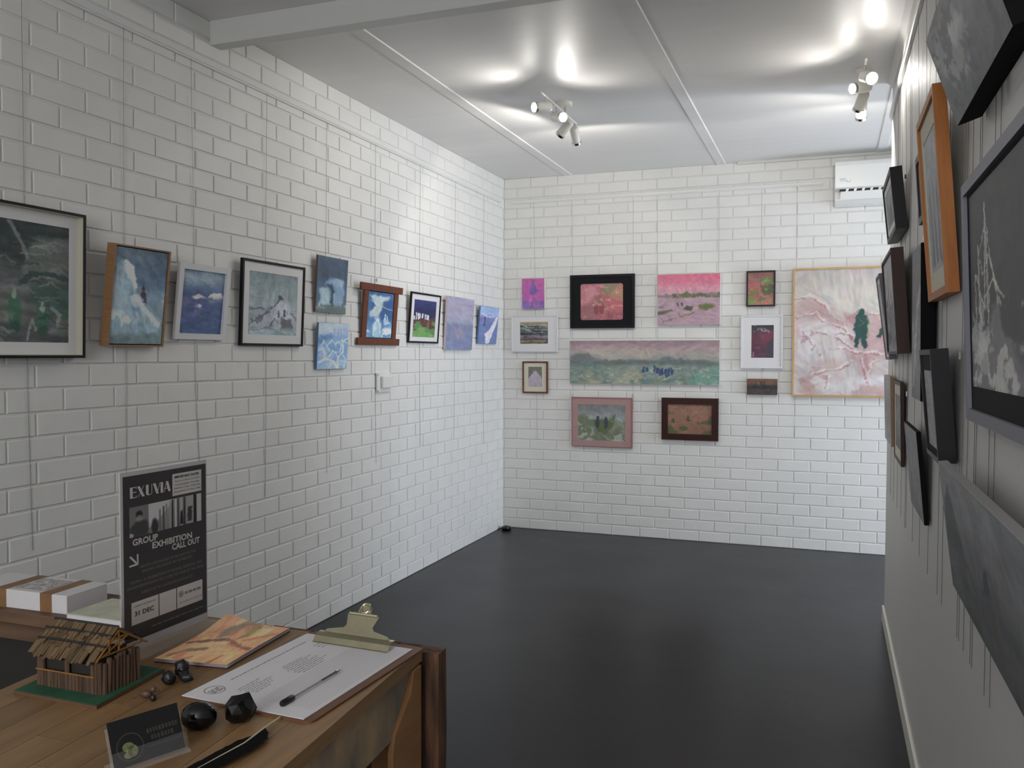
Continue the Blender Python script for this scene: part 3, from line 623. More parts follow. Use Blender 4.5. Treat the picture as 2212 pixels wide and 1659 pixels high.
# B4
a = Art(110, 94, 14); a.fill = None; a.grad([(0, (190, 104, 112)), (.5, (178, 100, 104)), (1, (176, 92, 100))]).tex(18, 6, 6, 40)
a.poly([(.02, .05), (.48, .02), (.45, .3), (.3, .5), (.15, .6), (.02, .62)], (198, 112, 124), .9, .02).poly([(.1, .1), (.4, .05), (.3, .4), (.12, .55)], (214, 148, 150), .6, .05)
a.poly([(.52, .03), (.86, .03), (.8, .18), (.62, .34), (.5, .25)], (140, 134, 96), .9, .03).poly([(.86, .05), (1, .05), (1, .5), (.75, .4), (.72, .3)], (184, 136, 96), .9, .03).poly([(.5, .28), (.68, .36), (.58, .5), (.48, .55)], (194, 98, 100), .9, .02)
a.poly([(.56, .55), (.75, .42), (1, .52), (1, .68), (.9, .82), (.6, .7)], (206, 100, 106), .9, .03).poly([(.02, .64), (.34, .6), (.4, .8), (.3, 1), (0, 1)], (160, 104, 108), .8, .04)
a.blot((148, 112, 92), 9, 9, .1, .2, .7, 40, v0=.3, v1=.7, u0=.25, u1=.6)
for x in (.37, .5): a.ell(x, .68, .055, .16, (160, 60, 74), .9).line([(x - .07, .82), (x - .06, .58), (x, .49), (x + .06, .58), (x + .07, .85)], (150, 126, 104), .014, .7)
a.line([(.6, .7), (.75, .6), (1, .62)], (228, 140, 146), .02, .7).blot((216, 150, 152), 6, 12, .25, .15, .7, 15)
r, W, Hh, T = pic('framed_picture', 'red and pink abstract with rounded corners in wide black mat and black frame', geoB((1231, 594.8), (1370.3, 590.7), (1370.8, 708), (1232, 709.5), .025)); framed(r, W, Hh, T, a, 'blackframe', .022, GBk, 'blackmat', (W * .165, W * .175, Hh * .155, Hh * .17), round_=.02)
# B5
a = Art(120, 100, 15); a.grad([(0, (226, 100, 132)), (.15, (224, 112, 142)), (.28, (222, 146, 164)), (.4, (206, 150, 168)), (.5, (182, 148, 162)), (1, (188, 150, 166))], .02).tex(9, 6, 12)
a.poly([(0, .405), (.2, .40), (.5, .39), (.8, .385), (1, .37), (1, .44), (.6, .455), (0, .465)], (126, 118, 104), .8, .012, .02).blot((92, 100, 72), 11, 14, .0, .2, .9, 0, v0=.385, v1=.47, fe=.02).poly([(.36, .42), (.47, .34), (.6, .43), (.45, .45)], (100, 120, 62), .95, .02)
for x in (.29, .33, .56, .6, .62, .8, .92): a.line([(x, .28), (x, .42)], (178, 112, 122), .005, .7)
a.poly([(0, .73), (.2, .69), (.26, .72), (.1, .78), (0, .79)], (92, 96, 76), .95, .02).poly([(.02, .63), (.09, .62), (.09, .66), (.03, .66)], (118, 114, 112), .9).poly([(.4, .7), (.48, .62), (.56, .64), (.5, .72)], (70, 80, 66), .95, .02).poly([(.48, .7), (.53, .63), (.58, .66), (.54, .73)], (78, 84, 70), .9, .02)
a.poly([(.66, .62), (.76, .58), (.88, .6), (.92, .66), (.8, .71), (.68, .7)], (102, 112, 56), .95, .03).line([(.34, .75), (.37, .84), (.6, .76)], (128, 128, 84), .015, .9).line([(.08, .86), (.1, .94), (.3, .86)], (120, 116, 92), .012, .8).line([(.33, .57), (.33, .62)], (60, 66, 60), .014).line([(.39, .56), (.39, .61)], (60, 66, 60), .014)
r, W, Hh, T = pic('canvas_picture', 'unframed hot pink sky landscape canvas with green bushes', geoB((1420, 593.4), (1556, 590), (1556, 701), (1421.3, 702), .03)); canvas(r, W, Hh, T, a, 'canvasedge', GBk)
# B6
a = Art(220, 76, 16); a.grad([(0, (152, 128, 134)), (.15, (176, 144, 150)), (.3, (176, 166, 158)), (.42, (160, 158, 152)), (.5, (116, 128, 126)), (.65, (124, 146, 138)), (1, (134, 146, 130))], .03).tex(12, 4, 12)
a.ell(.35, .28, .25, .12, (186, 176, 158), .6, .6).poly([(0, .4), (.05, .3), (.13, .3), (.18, .45), (.1, .55), (0, .6)], (112, 124, 124), .9, .03).poly([(.6, .43), (.64, .36), (.69, .35), (.73, .44)], (120, 130, 142), .9, .02)
a.poly([(.17, .46), (.5, .44), (.75, .42), (1, .5), (1, .56), (.5, .54), (.2, .56)], (106, 118, 114), .8, .03).poly([(.2, .85), (.3, .6), (.5, .56), (.8, .62), (.6, .8), (.3, .95)], (142, 158, 142), .8, .06)
a.blot((96, 140, 132), 4, 10, .1, .2, .8, -8, v0=.55).blot((178, 172, 136), 5, 12, .12, .2, .8, 4, v0=.68, u0=.12, u1=.65).poly([(.86, .7), (1, .55), (1, 1), (.8, 1)], (112, 164, 146), .8, .06).blot((184, 184, 168), 10, 14, .2, .15, .7, -15, v0=.6)
for x, v0, v1 in ((.505, .64, .7), (.53, .63, .7), (.575, .58, .68), (.6, .62, .74), (.615, .66, .78), (.632, .63, .76), (.655, .68, .82), (.672, .66, .8), (.69, .64, .74)): a.line([(x, v0), (x + .004, v1)], (50, 66, 126), .024, .9, .008)
a.line([(.51, .83), (.58, .82)], (142, 144, 176), .02, .7).tex(9, 10, 30, 10)
r, W, Hh, T = pic('canvas_picture', 'long panoramic unframed landscape canvas with tiny blue figures', geoB((1231, 736.7), (1554.8, 734), (1554.8, 831.6), (1231, 828.6), .022)); canvas(r, W, Hh, T, a, 'canvasedge', GBk)
# B7
a = Art(110, 86, 17); a.grad([(0, (128, 122, 122)), (.15, (132, 136, 136)), (.35, (150, 160, 160)), (.5, (128, 138, 116)), (1, (140, 144, 130))]).tex(14, 6, 10, 10)
a.poly([(0, .3), (.15, .28), (.3, .42), (.4, .7), (.6, .78), (.9, .6), (1, .9), (1, 1), (0, 1)], (112, 122, 92), .85, .05).poly([(.3, .42), (.5, .4), (.62, .42), (.78, .26), (.74, .6), (.6, .8), (.42, .75)], (88, 108, 62), .9, .04).blot((170, 178, 174), 7, 9, .12, .15, .85, -35, v0=.35, u1=.35).blot((172, 180, 178), 7, 9, .05, .15, .9, 40, v0=.3, u0=.72).blot((166, 168, 156), 9, 12, .15, .15, .8, 10, v0=.78)
for x in (.42, .6): a.ell(x, .5, .042, .15, (58, 66, 88), .95).ell(x, .36, .024, .04, (58, 66, 90), .95)
a.line([(.57, .6), (.58, .64)], (60, 70, 84), .02).line([(.64, .34), (.66, .4)], (150, 170, 96), .02, .7)
r, W, Hh, T = pic('framed_picture', 'green valley painting with two dark figures in dusty pink frame', geoB((1234.6, 858), (1365.7, 859.3), (1366.2, 967.8), (1235.2, 964.3), .02)); framed(r, W, Hh, T, a, 'pinkrim', .007, GBk, 'pinkframe', (W * .105, W * .115, Hh * .13, Hh * .145), rec=.003)
# B8
a = Art(100, 70, 18); a.grad([(0, (160, 112, 92)), (.5, (158, 108, 86)), (1, (140, 98, 78))]).tex(12, 6, 8)
a.poly([(.1, .62), (.08, .5), (.14, .46), (.17, .55), (.16, .64)], (78, 82, 50), .95, .02).poly([(.43, .56), (.44, .42), (.47, .38), (.51, .5), (.55, .57)], (80, 86, 50), .95, .02).ell(.36, .8, .1, .07, (80, 92, 48), .95).poly([(.62, .6), (.85, .56), (.95, .38), (1, .4), (1, .66), (.7, .66)], (92, 94, 58), .9, .03).poly([(0, .78), (.1, .7), (.16, .85), (.24, .96), (0, 1)], (84, 92, 52), .9, .03).poly([(.8, .9), (1, .82), (1, 1), (.7, 1)], (88, 92, 56), .8, .04)
a.line([(.15, .3), (.22, .15), (.28, .25)], (118, 100, 66), .015, .7).line([(.25, .1), (.35, .16), (.42, .08)], (112, 96, 62), .018, .7).blot((116, 98, 66), 9, 9, .25, .15, .7, 60, v1=.4)
r, W, Hh, T = pic('framed_picture', 'orange desert painting in wide dark brown moulded frame', geoB((1428.6, 859.3), (1551.5, 860.6), (1551.5, 953.4), (1429.4, 949.3), .03)); framed(r, W, Hh, T, a, 'darkbrown', .045, GBk, rec=.01, rim='darkbrown', ins=(.045, .045, .045, .045))
# B9
a = Art(64, 78, 19); a.grad([(0, (140, 96, 86)), (.25, (160, 98, 90)), (.45, (196, 106, 98)), (.65, (160, 98, 84)), (1, (200, 112, 104))]).tex(14, 6, 8, 20)
a.poly([(.42, .3), (.55, .22), (.75, .18), (.97, .2), (1, .32), (.6, .33)], (88, 136, 62), .95, .03).poly([(.48, .4), (.8, .36), (1, .4), (1, .62), (.7, .7), (.55, .6)], (82, 100, 60), .95, .03).blot((116, 168, 62), 10, 12, .15, .12, .9, 10, v0=.2, v1=.32, u0=.5).ell(.2, .62, .18, .08, (118, 128, 64), .9).ell(.1, .84, .14, .09, (104, 150, 62), .95).poly([(.3, .85), (.5, .75), (.75, .78), (.5, .9)], (110, 108, 72), .8, .04).blot((132, 160, 70), 9, 14, .2, .12, .8, 20, v0=.4)
a.line([(.5, .4), (.65, .7)], (110, 80, 70), .02, .8)
r, W, Hh, T = pic('framed_picture', 'small red and green abstract in thin dark frame above magenta picture', geoB((1611.7, 585.6), (1675, 583.4), (1674.4, 662), (1612.7, 661.5), .03)); framed(r, W, Hh, T, a, 'darkpurple', .012, GBk)
# B10
a = Art(60, 86, 20); a.grad([(0, (44, 44, 54)), (.08, (58, 56, 64)), (.16, (88, 58, 72)), (.4, (110, 56, 76)), (.8, (96, 54, 76)), (1, (104, 58, 84))]).tex(14, 8, 6, -50)
a.poly([(.3, .3), (.75, .22), (1, .15), (1, .3), (.7, .5), (.4, .4)], (130, 60, 78), .85, .05).poly([(.62, .85), (.72, .55), (.9, .42), (1, .38), (1, 1), (.6, 1)], (72, 66, 78), .95, .03).blot((168, 148, 156), 9, 6, .25, .12, .8, -45, v0=.1, v1=.25).blot((168, 136, 150), 10, 4, .3, .15, .7, 15, u1=.35)
r, W, Hh, T = pic('framed_picture', 'magenta and charcoal painting in white mat and white frame', geoB((1600.6, 681), (1690.9, 681), (1690.9, 795.7), (1599.7, 795.7), .025)); framed(r, W, Hh, T, a, 'whiteframe', .010, GBk, 'whitemat', (W * .255, W * .215, Hh * .2, Hh * .185))
# B11
a = Art(64, 36, 21); a.grad([(0, (118, 78, 62)), (.3, (124, 82, 64)), (.42, (70, 62, 62)), (.55, (36, 46, 58)), (.65, (70, 60, 58)), (1, (80, 64, 62))], .05).tex(14, 8, 10)
for x in (.3, .47, .56): a.line([(x, .15), (x + .01, .5)], (46, 46, 58), .03, .9)
r, W, Hh, T = pic('canvas_picture', 'tiny brown canvas of dark ships below the magenta picture', geoB((1613.2, 818.5), (1679, 818.5), (1679.4, 852.5), (1613.6, 853), .025)); canvas(r, W, Hh, T, a, 'rustcanvas', GBk)
# B12
a = Art(150, 140, 22); a.grad([(0, (196, 186, 180)), (.2, (206, 196, 186)), (.35, (212, 208, 194)), (.5, (206, 186, 182)), (1, (208, 198, 194))], .03).tex(9, 5, 6)
a.poly([(0, .25), (.08, .22), (.25, .28), (.36, .4), (.5, .36), (.6, .36), (.75, .38), (1, .34), (1, .7), (.5, .72), (0, .6)], (204, 168, 166), .8, .04)
a.poly([(.36, .36), (.5, .36), (.52, .62), (.45, .56), (.38, .42)], (186, 128, 130), .9, .03).poly([(.58, .42), (.72, .4), (.8, .38), (.78, .6), (.62, .58)], (192, 134, 136), .85, .04).poly([(.05, .28), (.2, .3), (.3, .45), (.15, .4)], (190, 148, 148), .7, .05)
a.poly([(.02, .42), (.2, .4), (.3, .5), (.42, .58), (.35, .7), (0, .75)], (216, 206, 204), .9, .05).poly([(.2, .45), (.38, .5), (.36, .55), (.2, .5)], (226, 218, 218), .9, .03).poly([(.42, .68), (.55, .68), (.56, .8), (.5, .88), (.44, .74)], (194, 142, 142), .85, .04).poly([(.15, .78), (.25, .72), (.42, .74), (.3, .84)], (206, 182, 172), .8, .04)
a.poly([(.08, .86), (.14, .82), (.24, .92), (.12, 1), (.02, 1)], (200, 156, 154), .8, .04).poly([(.34, .96), (.5, .9), (1, .94), (1, 1), (.34, 1)], (202, 162, 158), .8, .04).poly([(.4, .86), (.6, .84), (.9, .86), (.8, .93), (.5, .92)], (224, 216, 220), .9, .03).poly([(.7, .68), (1, .66), (1, .85), (.65, .82)], (220, 214, 206), .85, .05)
a.blot((226, 222, 220), 5, 6, .2, .15, .7, 30, v0=.45).blot((196, 148, 150), 7, 10, .28, .1, .7, -25, v0=.25)
for pts in ([(0, .23), (.1, .22), (.22, .3), (.3, .42)], [(.02, .38), (.14, .36), (.2, .42), (.34, .46), (.44, .58)], [(.05, .48), (.14, .6), (.12, .64)], [(.18, .68), (.3, .62), (.42, .66), (.6, .68)], [(.12, .84), (.3, .8), (.4, .74)], [(.46, .7), (.5, .86), (.56, .72)], [(.52, .36), (.6, .36), (.7, .33)], [(.16, .5), (.3, .55), (.4, .62)], [(.3, .5), (.4, .52), (.42, .56)], [(.22, .95), (.24, .86)], [(.62, .6), (.7, .64), (.8, .6)]):
    a.line(pts, (182, 124, 128), .006, .75, .02); a.line([(x + .01, y - .012) for x, y in pts], (232, 226, 222), .008, .6, .02)
fx, fy = .468, -.036
a.poly([(fx - .05, .44 + fy), (fx - .026, .4 + fy), (fx + .026, .4 + fy), (fx + .052, .45 + fy), (fx + .045, .54 + fy), (fx + .042, .66 + fy), (fx + .017, .66 + fy), (fx, .58 + fy), (fx - .022, .66 + fy), (fx - .044, .66 + fy), (fx - .040, .55 + fy), (fx - .052, .52 + fy)], (36, 84, 78), 1, .006, .004)
a.ell(fx, .378 + fy, .022, .034, (36, 82, 76), 1, .12).line([(fx - .02, .42 + fy), (fx + .02, .46 + fy), (fx - .01, .48 + fy)], (92, 130, 116), .004, .8).line([(fx + .055, .46 + fy), (fx + .047, .6 + fy)], (150, 180, 120), .004, .6)
a.poly([(.58, .535), (.605, .49), (.632, .41), (.655, .33), (.70, .32), (.75, .42), (.74, .56), (.68, .50), (.63, .51), (.595, .545)], (36, 86, 76), 1, .006, .006)
p0, p1 = on(1712, 581.7, 1, YB - .034), on(1710, 855.8, 1, YB - .034)
r, W, Hh, T = hang('framed_picture', 'large pale pink painting with dark green figure in thin gold frame', 'picture', 'B', p1.x, p1.x + 1.04, p1.z, p0.z - p1.z + .005, .03, math.radians(.8), GB); framed(r, W, Hh, T, a, 'goldframe', .014, GBk * .92, rec=.008)

# ---- right partition: (near Y, far Y, bottom-front x,z, top-front x,z, thickness)
def geoR(yn, yf, xb, zb, xt, zt, t):
    th = math.atan2(xb - xt, zt - zb); hgt = math.hypot(xb - xt, zt - zb)
    # root is the bottom-back edge; front-bottom = back + t along local -y (rotated by tilt)
    return yn, yf, xb, zb, hgt, t, th
def hangR(nm, label, g):
    yn, yf, xb, zb, hgt, t, th = g
    x = xb + t * math.cos(th); z = zb + t * math.sin(th)
    r = empty(nm, (min(x, XR - .005), (yn + yf) / 2, z), label, 'picture', (th, 0, WALLROT['R']), GR)
    return r, yf - yn, hgt, t
GRt = 1.45
def grey(seed, stops, w=70, h=90):
    a = Art(w, h, seed); a.grad([(v, (c, c, c * 1.02)) for v, c in stops]); a.tex(12, 5, 8, 20); return a
# top near canvas, strongly leaning forward
a = grey(31, [(0, 112), (.3, 118), (.6, 100), (1, 96)], 110, 50)
a.poly([(.0, .3), (.25, .1), (.5, .2), (.62, .5), (.45, .8), (.2, .75)], (146, 146, 148), .8, .06).poly([(.3, .3), (.5, .25), (.6, .4), (.4, .5)], (176, 176, 174), .7, .06).blot((80, 80, 84), 5, 9, .15, .2, .7, 30)
r, W, Hh, T = hangR('canvas_picture', 'deep grey abstract canvas leaning forward high at top right', geoR(1.50, 2.106, .256, 1.994, .190, 2.183, .05)); canvas(r, W, Hh, T, a, 'darkcanvas', GRt)
# ship in grey frame
a = grey(32, [(0, 58), (.5, 60), (.62, 70), (.75, 96), (1, 104)], 110, 130)
a.c *= .92
def ship(x): return x
a.poly([(0, .98), (0, .68), (.12, .78), (.3, .72), (.45, .6), (.6, .55), (.62, .72), (.8, .88), (1, .9), (1, 1), (0, 1)], (128, 128, 128), .85, .03)
a.blot((176, 176, 172), 6, 8, .0, .2, .9, 40, v0=.58).poly([(.55, .72), (.5, .6), (.6, .48), (.75, .4), (1, .3), (1, .78), (.7, .78)], (62, 62, 66), .95, .02)
for pts in ([(.1, .42), (.12, .7)], [(.17, .28), (.19, .7)], [(.17, .28), (.21, .68)], [(.3, .1), (.32, .4), (.34, .68)], [(.3, .12), (.38, .36), (.5, .6)], [(.32, .25), (.36, .62)], [(.3, .2), (.28, .62)], [(.3, .22), (.18, .34)], [(.1, .42), (.17, .47)], [(.2, .36), (.26, .44), (.36, .36)], [(.3, .56), (.36, .52), (.42, .48)], [(.36, .36), (.55, .62)], [(.27, .6), (.2, .52)], [(.42, .48), (.6, .58)]):
    a.line(pts, (206, 206, 198), .006, .85, .006)
a.blot((210, 210, 204), 8, 10, .22, .12, .8, -30, v0=.6)
r, W, Hh, T = hangR('framed_picture', 'white sailing ship on black ground in a large grey frame', geoR(1.36, 2.031, .270, 1.364, .2512, 1.849, .03)); framed(r, W, Hh, T, a, 'greyframe', .024, GRt * .8, 'blackmat', (.035, .035, .07, .03), rec=.008)
# orange frame
a = grey(33, [(0, 170), (.4, 160), (.7, 150), (1, 168)])
for x in (.25, .5, .75): a.poly([(x - .08, .95), (x - .03, .4), (x + .02, .32), (x + .09, .95)], (104, 104, 112), .9, .02)
a.tex(14, 16, 4)
r, W, Hh, T = hangR('framed_picture', 'pale grey drawing in a deep orange pine frame', geoR(2.395, 2.82, .274, 1.654, .233, 2.172, .031)); framed(r, W, Hh, T, a, 'orangeframe', .02, GRt * .8, 'creammat', (.06, .06, .075, .075), rec=.008)
# upper black frame
a = grey(34, [(0, 150), (.5, 120), (1, 140)]); a.poly([(.2, .9), (.4, .5), (.6, .4), (.8, .9)], (90, 90, 94), .9, .03)
r, W, Hh, T = hangR('framed_picture', 'grey study in a deep black frame, farthest up by the ceiling rail', geoR(4.0, 4.55, .260, 2.031, .232, 2.292, .048)); framed(r, W, Hh, T, a, 'blackframe', .02, GRt * .8, 'whitemat', (.06, .06, .05, .05))
# small brown frame mostly behind the orange one
a = grey(35, [(0, 60), (.5, 90), (1, 60)], 50, 40)
r, W, Hh, T = hangR('framed_picture', 'small dark brown framed picture peeking out behind the orange frame', geoR(2.96, 3.286, .280, 1.944, .264, 2.166, .02)); framed(r, W, Hh, T, a, 'darkbrown', .022, GRt)
# red brown deep frame
a = grey(36, [(0, 168), (.4, 160), (.6, 130), (1, 150)]); a.poly([(.3, .8), (.38, .15), (.44, .8)], (70, 70, 74), .9, .02).poly([(.2, .65), (.4, .5), (.8, .62), (.9, .95), (.3, .95)], (112, 112, 116), .8, .04).blot((60, 60, 64), 8, 8, .2, .15, .8, 30, v0=.4)
r, W, Hh, T = hangR('framed_picture', 'ghostly grey ship drawing in a deep red brown frame', geoR(3.782, 4.43, .2566, 1.503, .2242, 1.928, .048)); framed(r, W, Hh, T, a, 'darkbrown', .012, GRt * .85, rec=.008)
# pale frame behind it
a = grey(37, [(0, 150), (1, 150)], 40, 50)
r, W, Hh, T = hangR('framed_picture', 'pale grey framed picture just beyond the red brown frame', geoR(4.50, 4.80, .266, 1.477, .212, 1.89, .03)); framed(r, W, Hh, T, a, 'greyframe', .012, GRt, 'whitemat', (.03, .03, .04, .04))
# tall grey canvas with black edge
a = grey(38, [(0, 100), (.4, 108), (.7, 130), (1, 112)], 50, 110); a.line([(.2, .9), (.6, .4), (.9, .3)], (176, 176, 178), .04, .7).line([(.1, .5), (.5, .75)], (170, 170, 172), .03, .6)
r, W, Hh, T = hangR('canvas_picture', 'tall grey canvas with thick black edge between brown and orange frames', geoR(2.90, 3.19, .262, 1.357, .256, 1.84, .040)); canvas(r, W, Hh, T, a, 'darkcanvas', GRt)
# black shadow box
a = grey(39, [(0, 150), (.6, 140), (1, 150)], 50, 90)
r, W, Hh, T = hangR('framed_picture', 'deep black shadow box frame holding a pale sheet', geoR(2.39, 2.67, .2583, 1.225, .2335, 1.5126, .042)); framed(r, W, Hh, T, a, 'blackframe', .014, GRt * .9, 'blackmat', (.035, .035, .03, .055), rec=.004)
# slim tan canvas
a = grey(40, [(0, 170), (.5, 140), (1, 160)], 50, 60); a.tex(20, 4, 6, 40, (1, .9, .9))
r, W, Hh, T = hangR('canvas_picture', 'slim canvas with tan wooden edge at the far end of the partition', geoR(4.543, 5.06, .2876, 1.055, .2772, 1.395, .016)); canvas(r, W, Hh, T, a, 'oakframe', GRt * .8)
# dark brown slim frame
a = grey(41, [(0, 110), (.5, 120), (1, 70)], 50, 60)
r, W, Hh, T = hangR('framed_picture', 'slim dark brown frame with cream mat, second lowest row far end', geoR(3.96, 4.37, .2894, 1.0285, .2813, 1.385, .015)); framed(r, W, Hh, T, a, 'darkbrown', .016, GRt, 'creammat', (.06, .06, .06, .06), rec=.003)
# grey blue canvas low
a = grey(42, [(0, 128), (.4, 120), (1, 104)], 70, 60); a.tex(14, 3, 12, 60)
r, W, Hh, T = hangR('canvas_picture', 'plain blue grey canvas with black edge, lowest in the middle of partition', geoR(2.99, 3.46, .2895, .961, .2607, 1.256, .014)); canvas(r, W, Hh, T, a, 'darkcanvas', GRt)
# large grey seascape lowest near
a = grey(43, [(0, 120), (.35, 112), (.55, 96), (.8, 84), (1, 80)], 130, 60)
a.poly([(0, .62), (.06, .25), (.14, .12), (.2, .3), (.3, .55), (.36, .62)], (66, 66, 70), .9, .02).poly([(.5, .62), (.56, .42), (.6, .6)], (62, 62, 66), .9, .02).poly([(0, .6), (1, .62), (1, .75), (0, .72)], (84, 84, 88), .6, .05).tex(8, 3, 18, 4)
r, W, Hh, T = hangR('canvas_picture', 'large grey sea stack canvas hanging lowest nearest the viewer', geoR(1.22, 2.18, .270, .975, .2344, 1.257, .02)); canvas(r, W, Hh, T, a, 'greycanvas', GRt)
# ------------------------------------------------------------------ picture rails and hanging wires
prof = [(0, 0), (0.012, 0.0), (0.012, 0.006), (0.016, 0.010), (0.016, 0.034), (0.010, 0.040), (0, 0.040)]
tag(MB().prism([(XL + 0.001 + a, 2.787 + b) for a, b in prof], -0.5, 6.89, axis=1).build('picture_rail', M['rail']), 'long white picture rail on the left brick wall', 'rail')
tag(MB().prism([(YB - 0.001 - a, 2.787 + b * .75) for a, b in prof], -2.58, -0.068, axis=0).build('picture_rail', M['rail']), 'white picture rail across the back brick wall', 'rail')
tag(MB().prism([(XR - 0.001 - a, 2.797 + b) for a, b in prof], YN + .1, 5.25, axis=1).build('picture_rail', M['rail']), 'white picture rail high on the right partition', 'rail')
def wire(label, pts, r=0.0009, group=None, hooks=()):
    base = Vector(pts[-1]); e = empty('hanging_wire', base, label, 'wire', group=group)
    MB().tube([Vector(q) - base for q in pts], r, 6).build('cable', M['wire'], e)
    for h in hooks:
        h = Vector(h) - base
        k = MB(); k.tube([h, h + Vector((0, 0, .020))], .0045, 10); smoothed(k.build('hook', M['chrome'], e))
    return e
GLW, GBW = 'wires on the left wall', 'wires on the back wall'
xw = XL + 0.0028
LW = [(2.256, 2.268, .80, 'the dark green box-framed picture'), (2.717, 2.711, .86, 'the oak-framed ice tower picture'), (3.10, 3.148, .85, 'the white-framed blue seascape'), (3.645, 3.622, .79, 'the white-matted grey rock picture'),
      (4.186, 4.181, .83, 'the dark blue and light blue canvases'), (4.735, 4.75, .82, 'the brown overhanging timber frame'), (5.354, 5.362, .87, 'the navy night scene'), (5.945, 5.937, .86, 'the mauve canvas'), (6.51, 6.53, .77, 'the small blue corner canvas')]
for n, (ya, yb_, ze, what) in enumerate(LW):
    mid = (ya + yb_) / 2 + .006 * math.sin(n * 2.1)
    hk = [(XL + .012, ya + (yb_ - ya) * .4, on(817, 609, 0, XL + .02).z)] if n == 5 else ()
    wire('thin hanging wire behind ' + what, [(XL + .013, ya, 2.79), (xw, ya + (yb_ - ya) * .4, 2.0), (xw, mid, 1.35), (xw, yb_ + .004 * math.cos(n * 3), ze)], group=GLW, hooks=hk)
BW = [(-2.38, -2.345, .77, 'the hot pink seated figure canvas'), (-2.042, -2.03, 1.05, 'left side of the black-matted red abstract'), (-1.525, -1.515, 1.05, 'right side of the black-matted red abstract'),
      (-1.328, -1.31, 1.05, 'left side of the pink sky landscape'), (-.8386, -.83, 1.05, 'right side of the pink sky landscape'), (-.516, -.491, .84, 'the small red and green abstract'), (-.254, -.25, .85, 'the large pale pink painting')]
for n, (xa, xb, ze, what) in enumerate(BW):
    hk = ()
    if n in (1, 2): q = on((1237, 1366)[n - 1], 857, 1, YB - .012); hk = [(q.x, q.y, q.z)]
    wire('thin hanging wire behind ' + what, [(xa, YB - .011, 2.79), (xa + (xb - xa) * .3, YB - .0028, 2.2), (xb, YB - .0028, ze)], r=.0008, group=GBW, hooks=hk)
RW = [4.8675, 4.6443, 4.4008, 4.1705, 3.955, 3.9, 3.5964, 3.323, 3.0436, 2.7815, 2.6756, 2.3677, 2.3321, 2.2485, 2.145, 2.12, 1.96, 1.90]
hz = {3: on(1962, 365, 0, XR - .012).z, 5: on(1955, 855, 0, XR - .01).z, 7: on(1967, 553, 0, XR - .01).z, 11: on(2063, 776, 0, XR - .01).z}
for n, y in enumerate(RW):
    zs = {14: .806, 15: .806, 4: .775}.get(n, .775 + .03 * (4.87 - y) / 2.8)
    y2 = y + (.012 if n % 3 == 0 else -.008)
    hk = [(XR - .006, y, hz[n])] if n in hz else ()
    ORD = 'first second third fourth fifth sixth seventh eighth ninth tenth eleventh twelfth thirteenth fourteenth fifteenth sixteenth seventeenth eighteenth'.split()
    wire('thin grey wire on smooth right partition, %s from its far end' % ORD[n], [(XR - .012, y2, 2.80), (XR - .0025, y, 2.3), (XR - .0025, y, 1.4), (XR - .0025, y + .006 * math.sin(n), zs)], r=.0008, group='wires on the right partition', hooks=hk)

# ------------------------------------------------------------------ track lights
def spot_head(parent, piv, d, L=0.10, R=0.028, back=0.25, power=10, blend=1.0, cone=168):
    d = Vector(d).normalized(); piv = Vector(piv); rear = piv - d * L * back
    h = smoothed(MB().lathe([(R * .35, -.012), (R * .8, -.008), (R, .004), (R, L * .86)], 20, d, rear).build('lamp_head', M['lampwhite'], parent))
    smoothed(MB().lathe([(R * .99, L * .85), (R * 1.1, L * .87), (R * 1.1, L), (R * .94, L), (R * .9, L * .9)], 20, d, rear).build('chrome_ring', M['chrome'], h))
    MB().lathe([(R * .86, L * .93), (R * .86, L * .955)], 16, d, rear).build('bulb', M['bulb'], h)
    l = bpy.data.lights.new('halogen_beam', 'SPOT'); l.energy = power; l.color = (1.0, .955, .89); l.spot_size = math.radians(cone); l.spot_blend = blend; l.shadow_soft_size = .02
    o = bpy.data.objects.new('halogen_beam', l); COL.objects.link(o); o.parent = parent
    o.location = rear + d * (L + .022); o.rotation_euler = d.to_track_quat('-Z', 'Y').to_euler()
    return h
def track(x, ys, dirs, label, ycan):
    y0, y1 = ys[0] - .07, ys[-1] + .03; ym = (y0 + y1) / 2
    e = empty('track_light', (x, ym, H), label, 'light', group='ceiling track lights')
    smoothed(MB().lathe([(.044, 0), (.044, -.020), (.036, -.026)], 28, (0, 0, 1), (0, ycan - ym, 0)).build('ceiling_rose', M['lampwhite'], e))
    MB().tube([(0, ycan - ym, -.02), (0, ycan - ym, -.062)], .006, 10).build('stem', M['chrome'], e)
    MB().tube([(0, y0 - ym, -.066), (0, y1 - ym, -.066)], .0065, 10).build('bar', M['lampwhite'], e)
    for y, d in zip(ys, dirs):
        near = d[1] < 0
        MB().tube([(0, y - ym, -.066), (0, y - ym, -.112)], .0042, 8).build('rod', M['chrome'], e)
        spot_head(e, (0, y - ym, -.128), d, power=LAMP_NEAR if near else LAMP_FAR, blend=1.0 if near else .18, cone=148 if near else 170)
track(-1.507, (4.62, 4.83, 5.04, 5.21), ((-.62, -.76, -.17), (.72, -.62, -.26), (-.66, .25, -.62), (-.02, .66, -.70)), 'white track light with four spot heads in the middle of ceiling', 5.0)
track(.145, (4.66, 4.84, 5.03, 5.20), ((.36, -.84, -.40), (-.75, -.6, -.2), (-.3, .55, -.72), (-.02, .6, -.76)), 'white track light with four spot heads close to the right partition', 4.98)

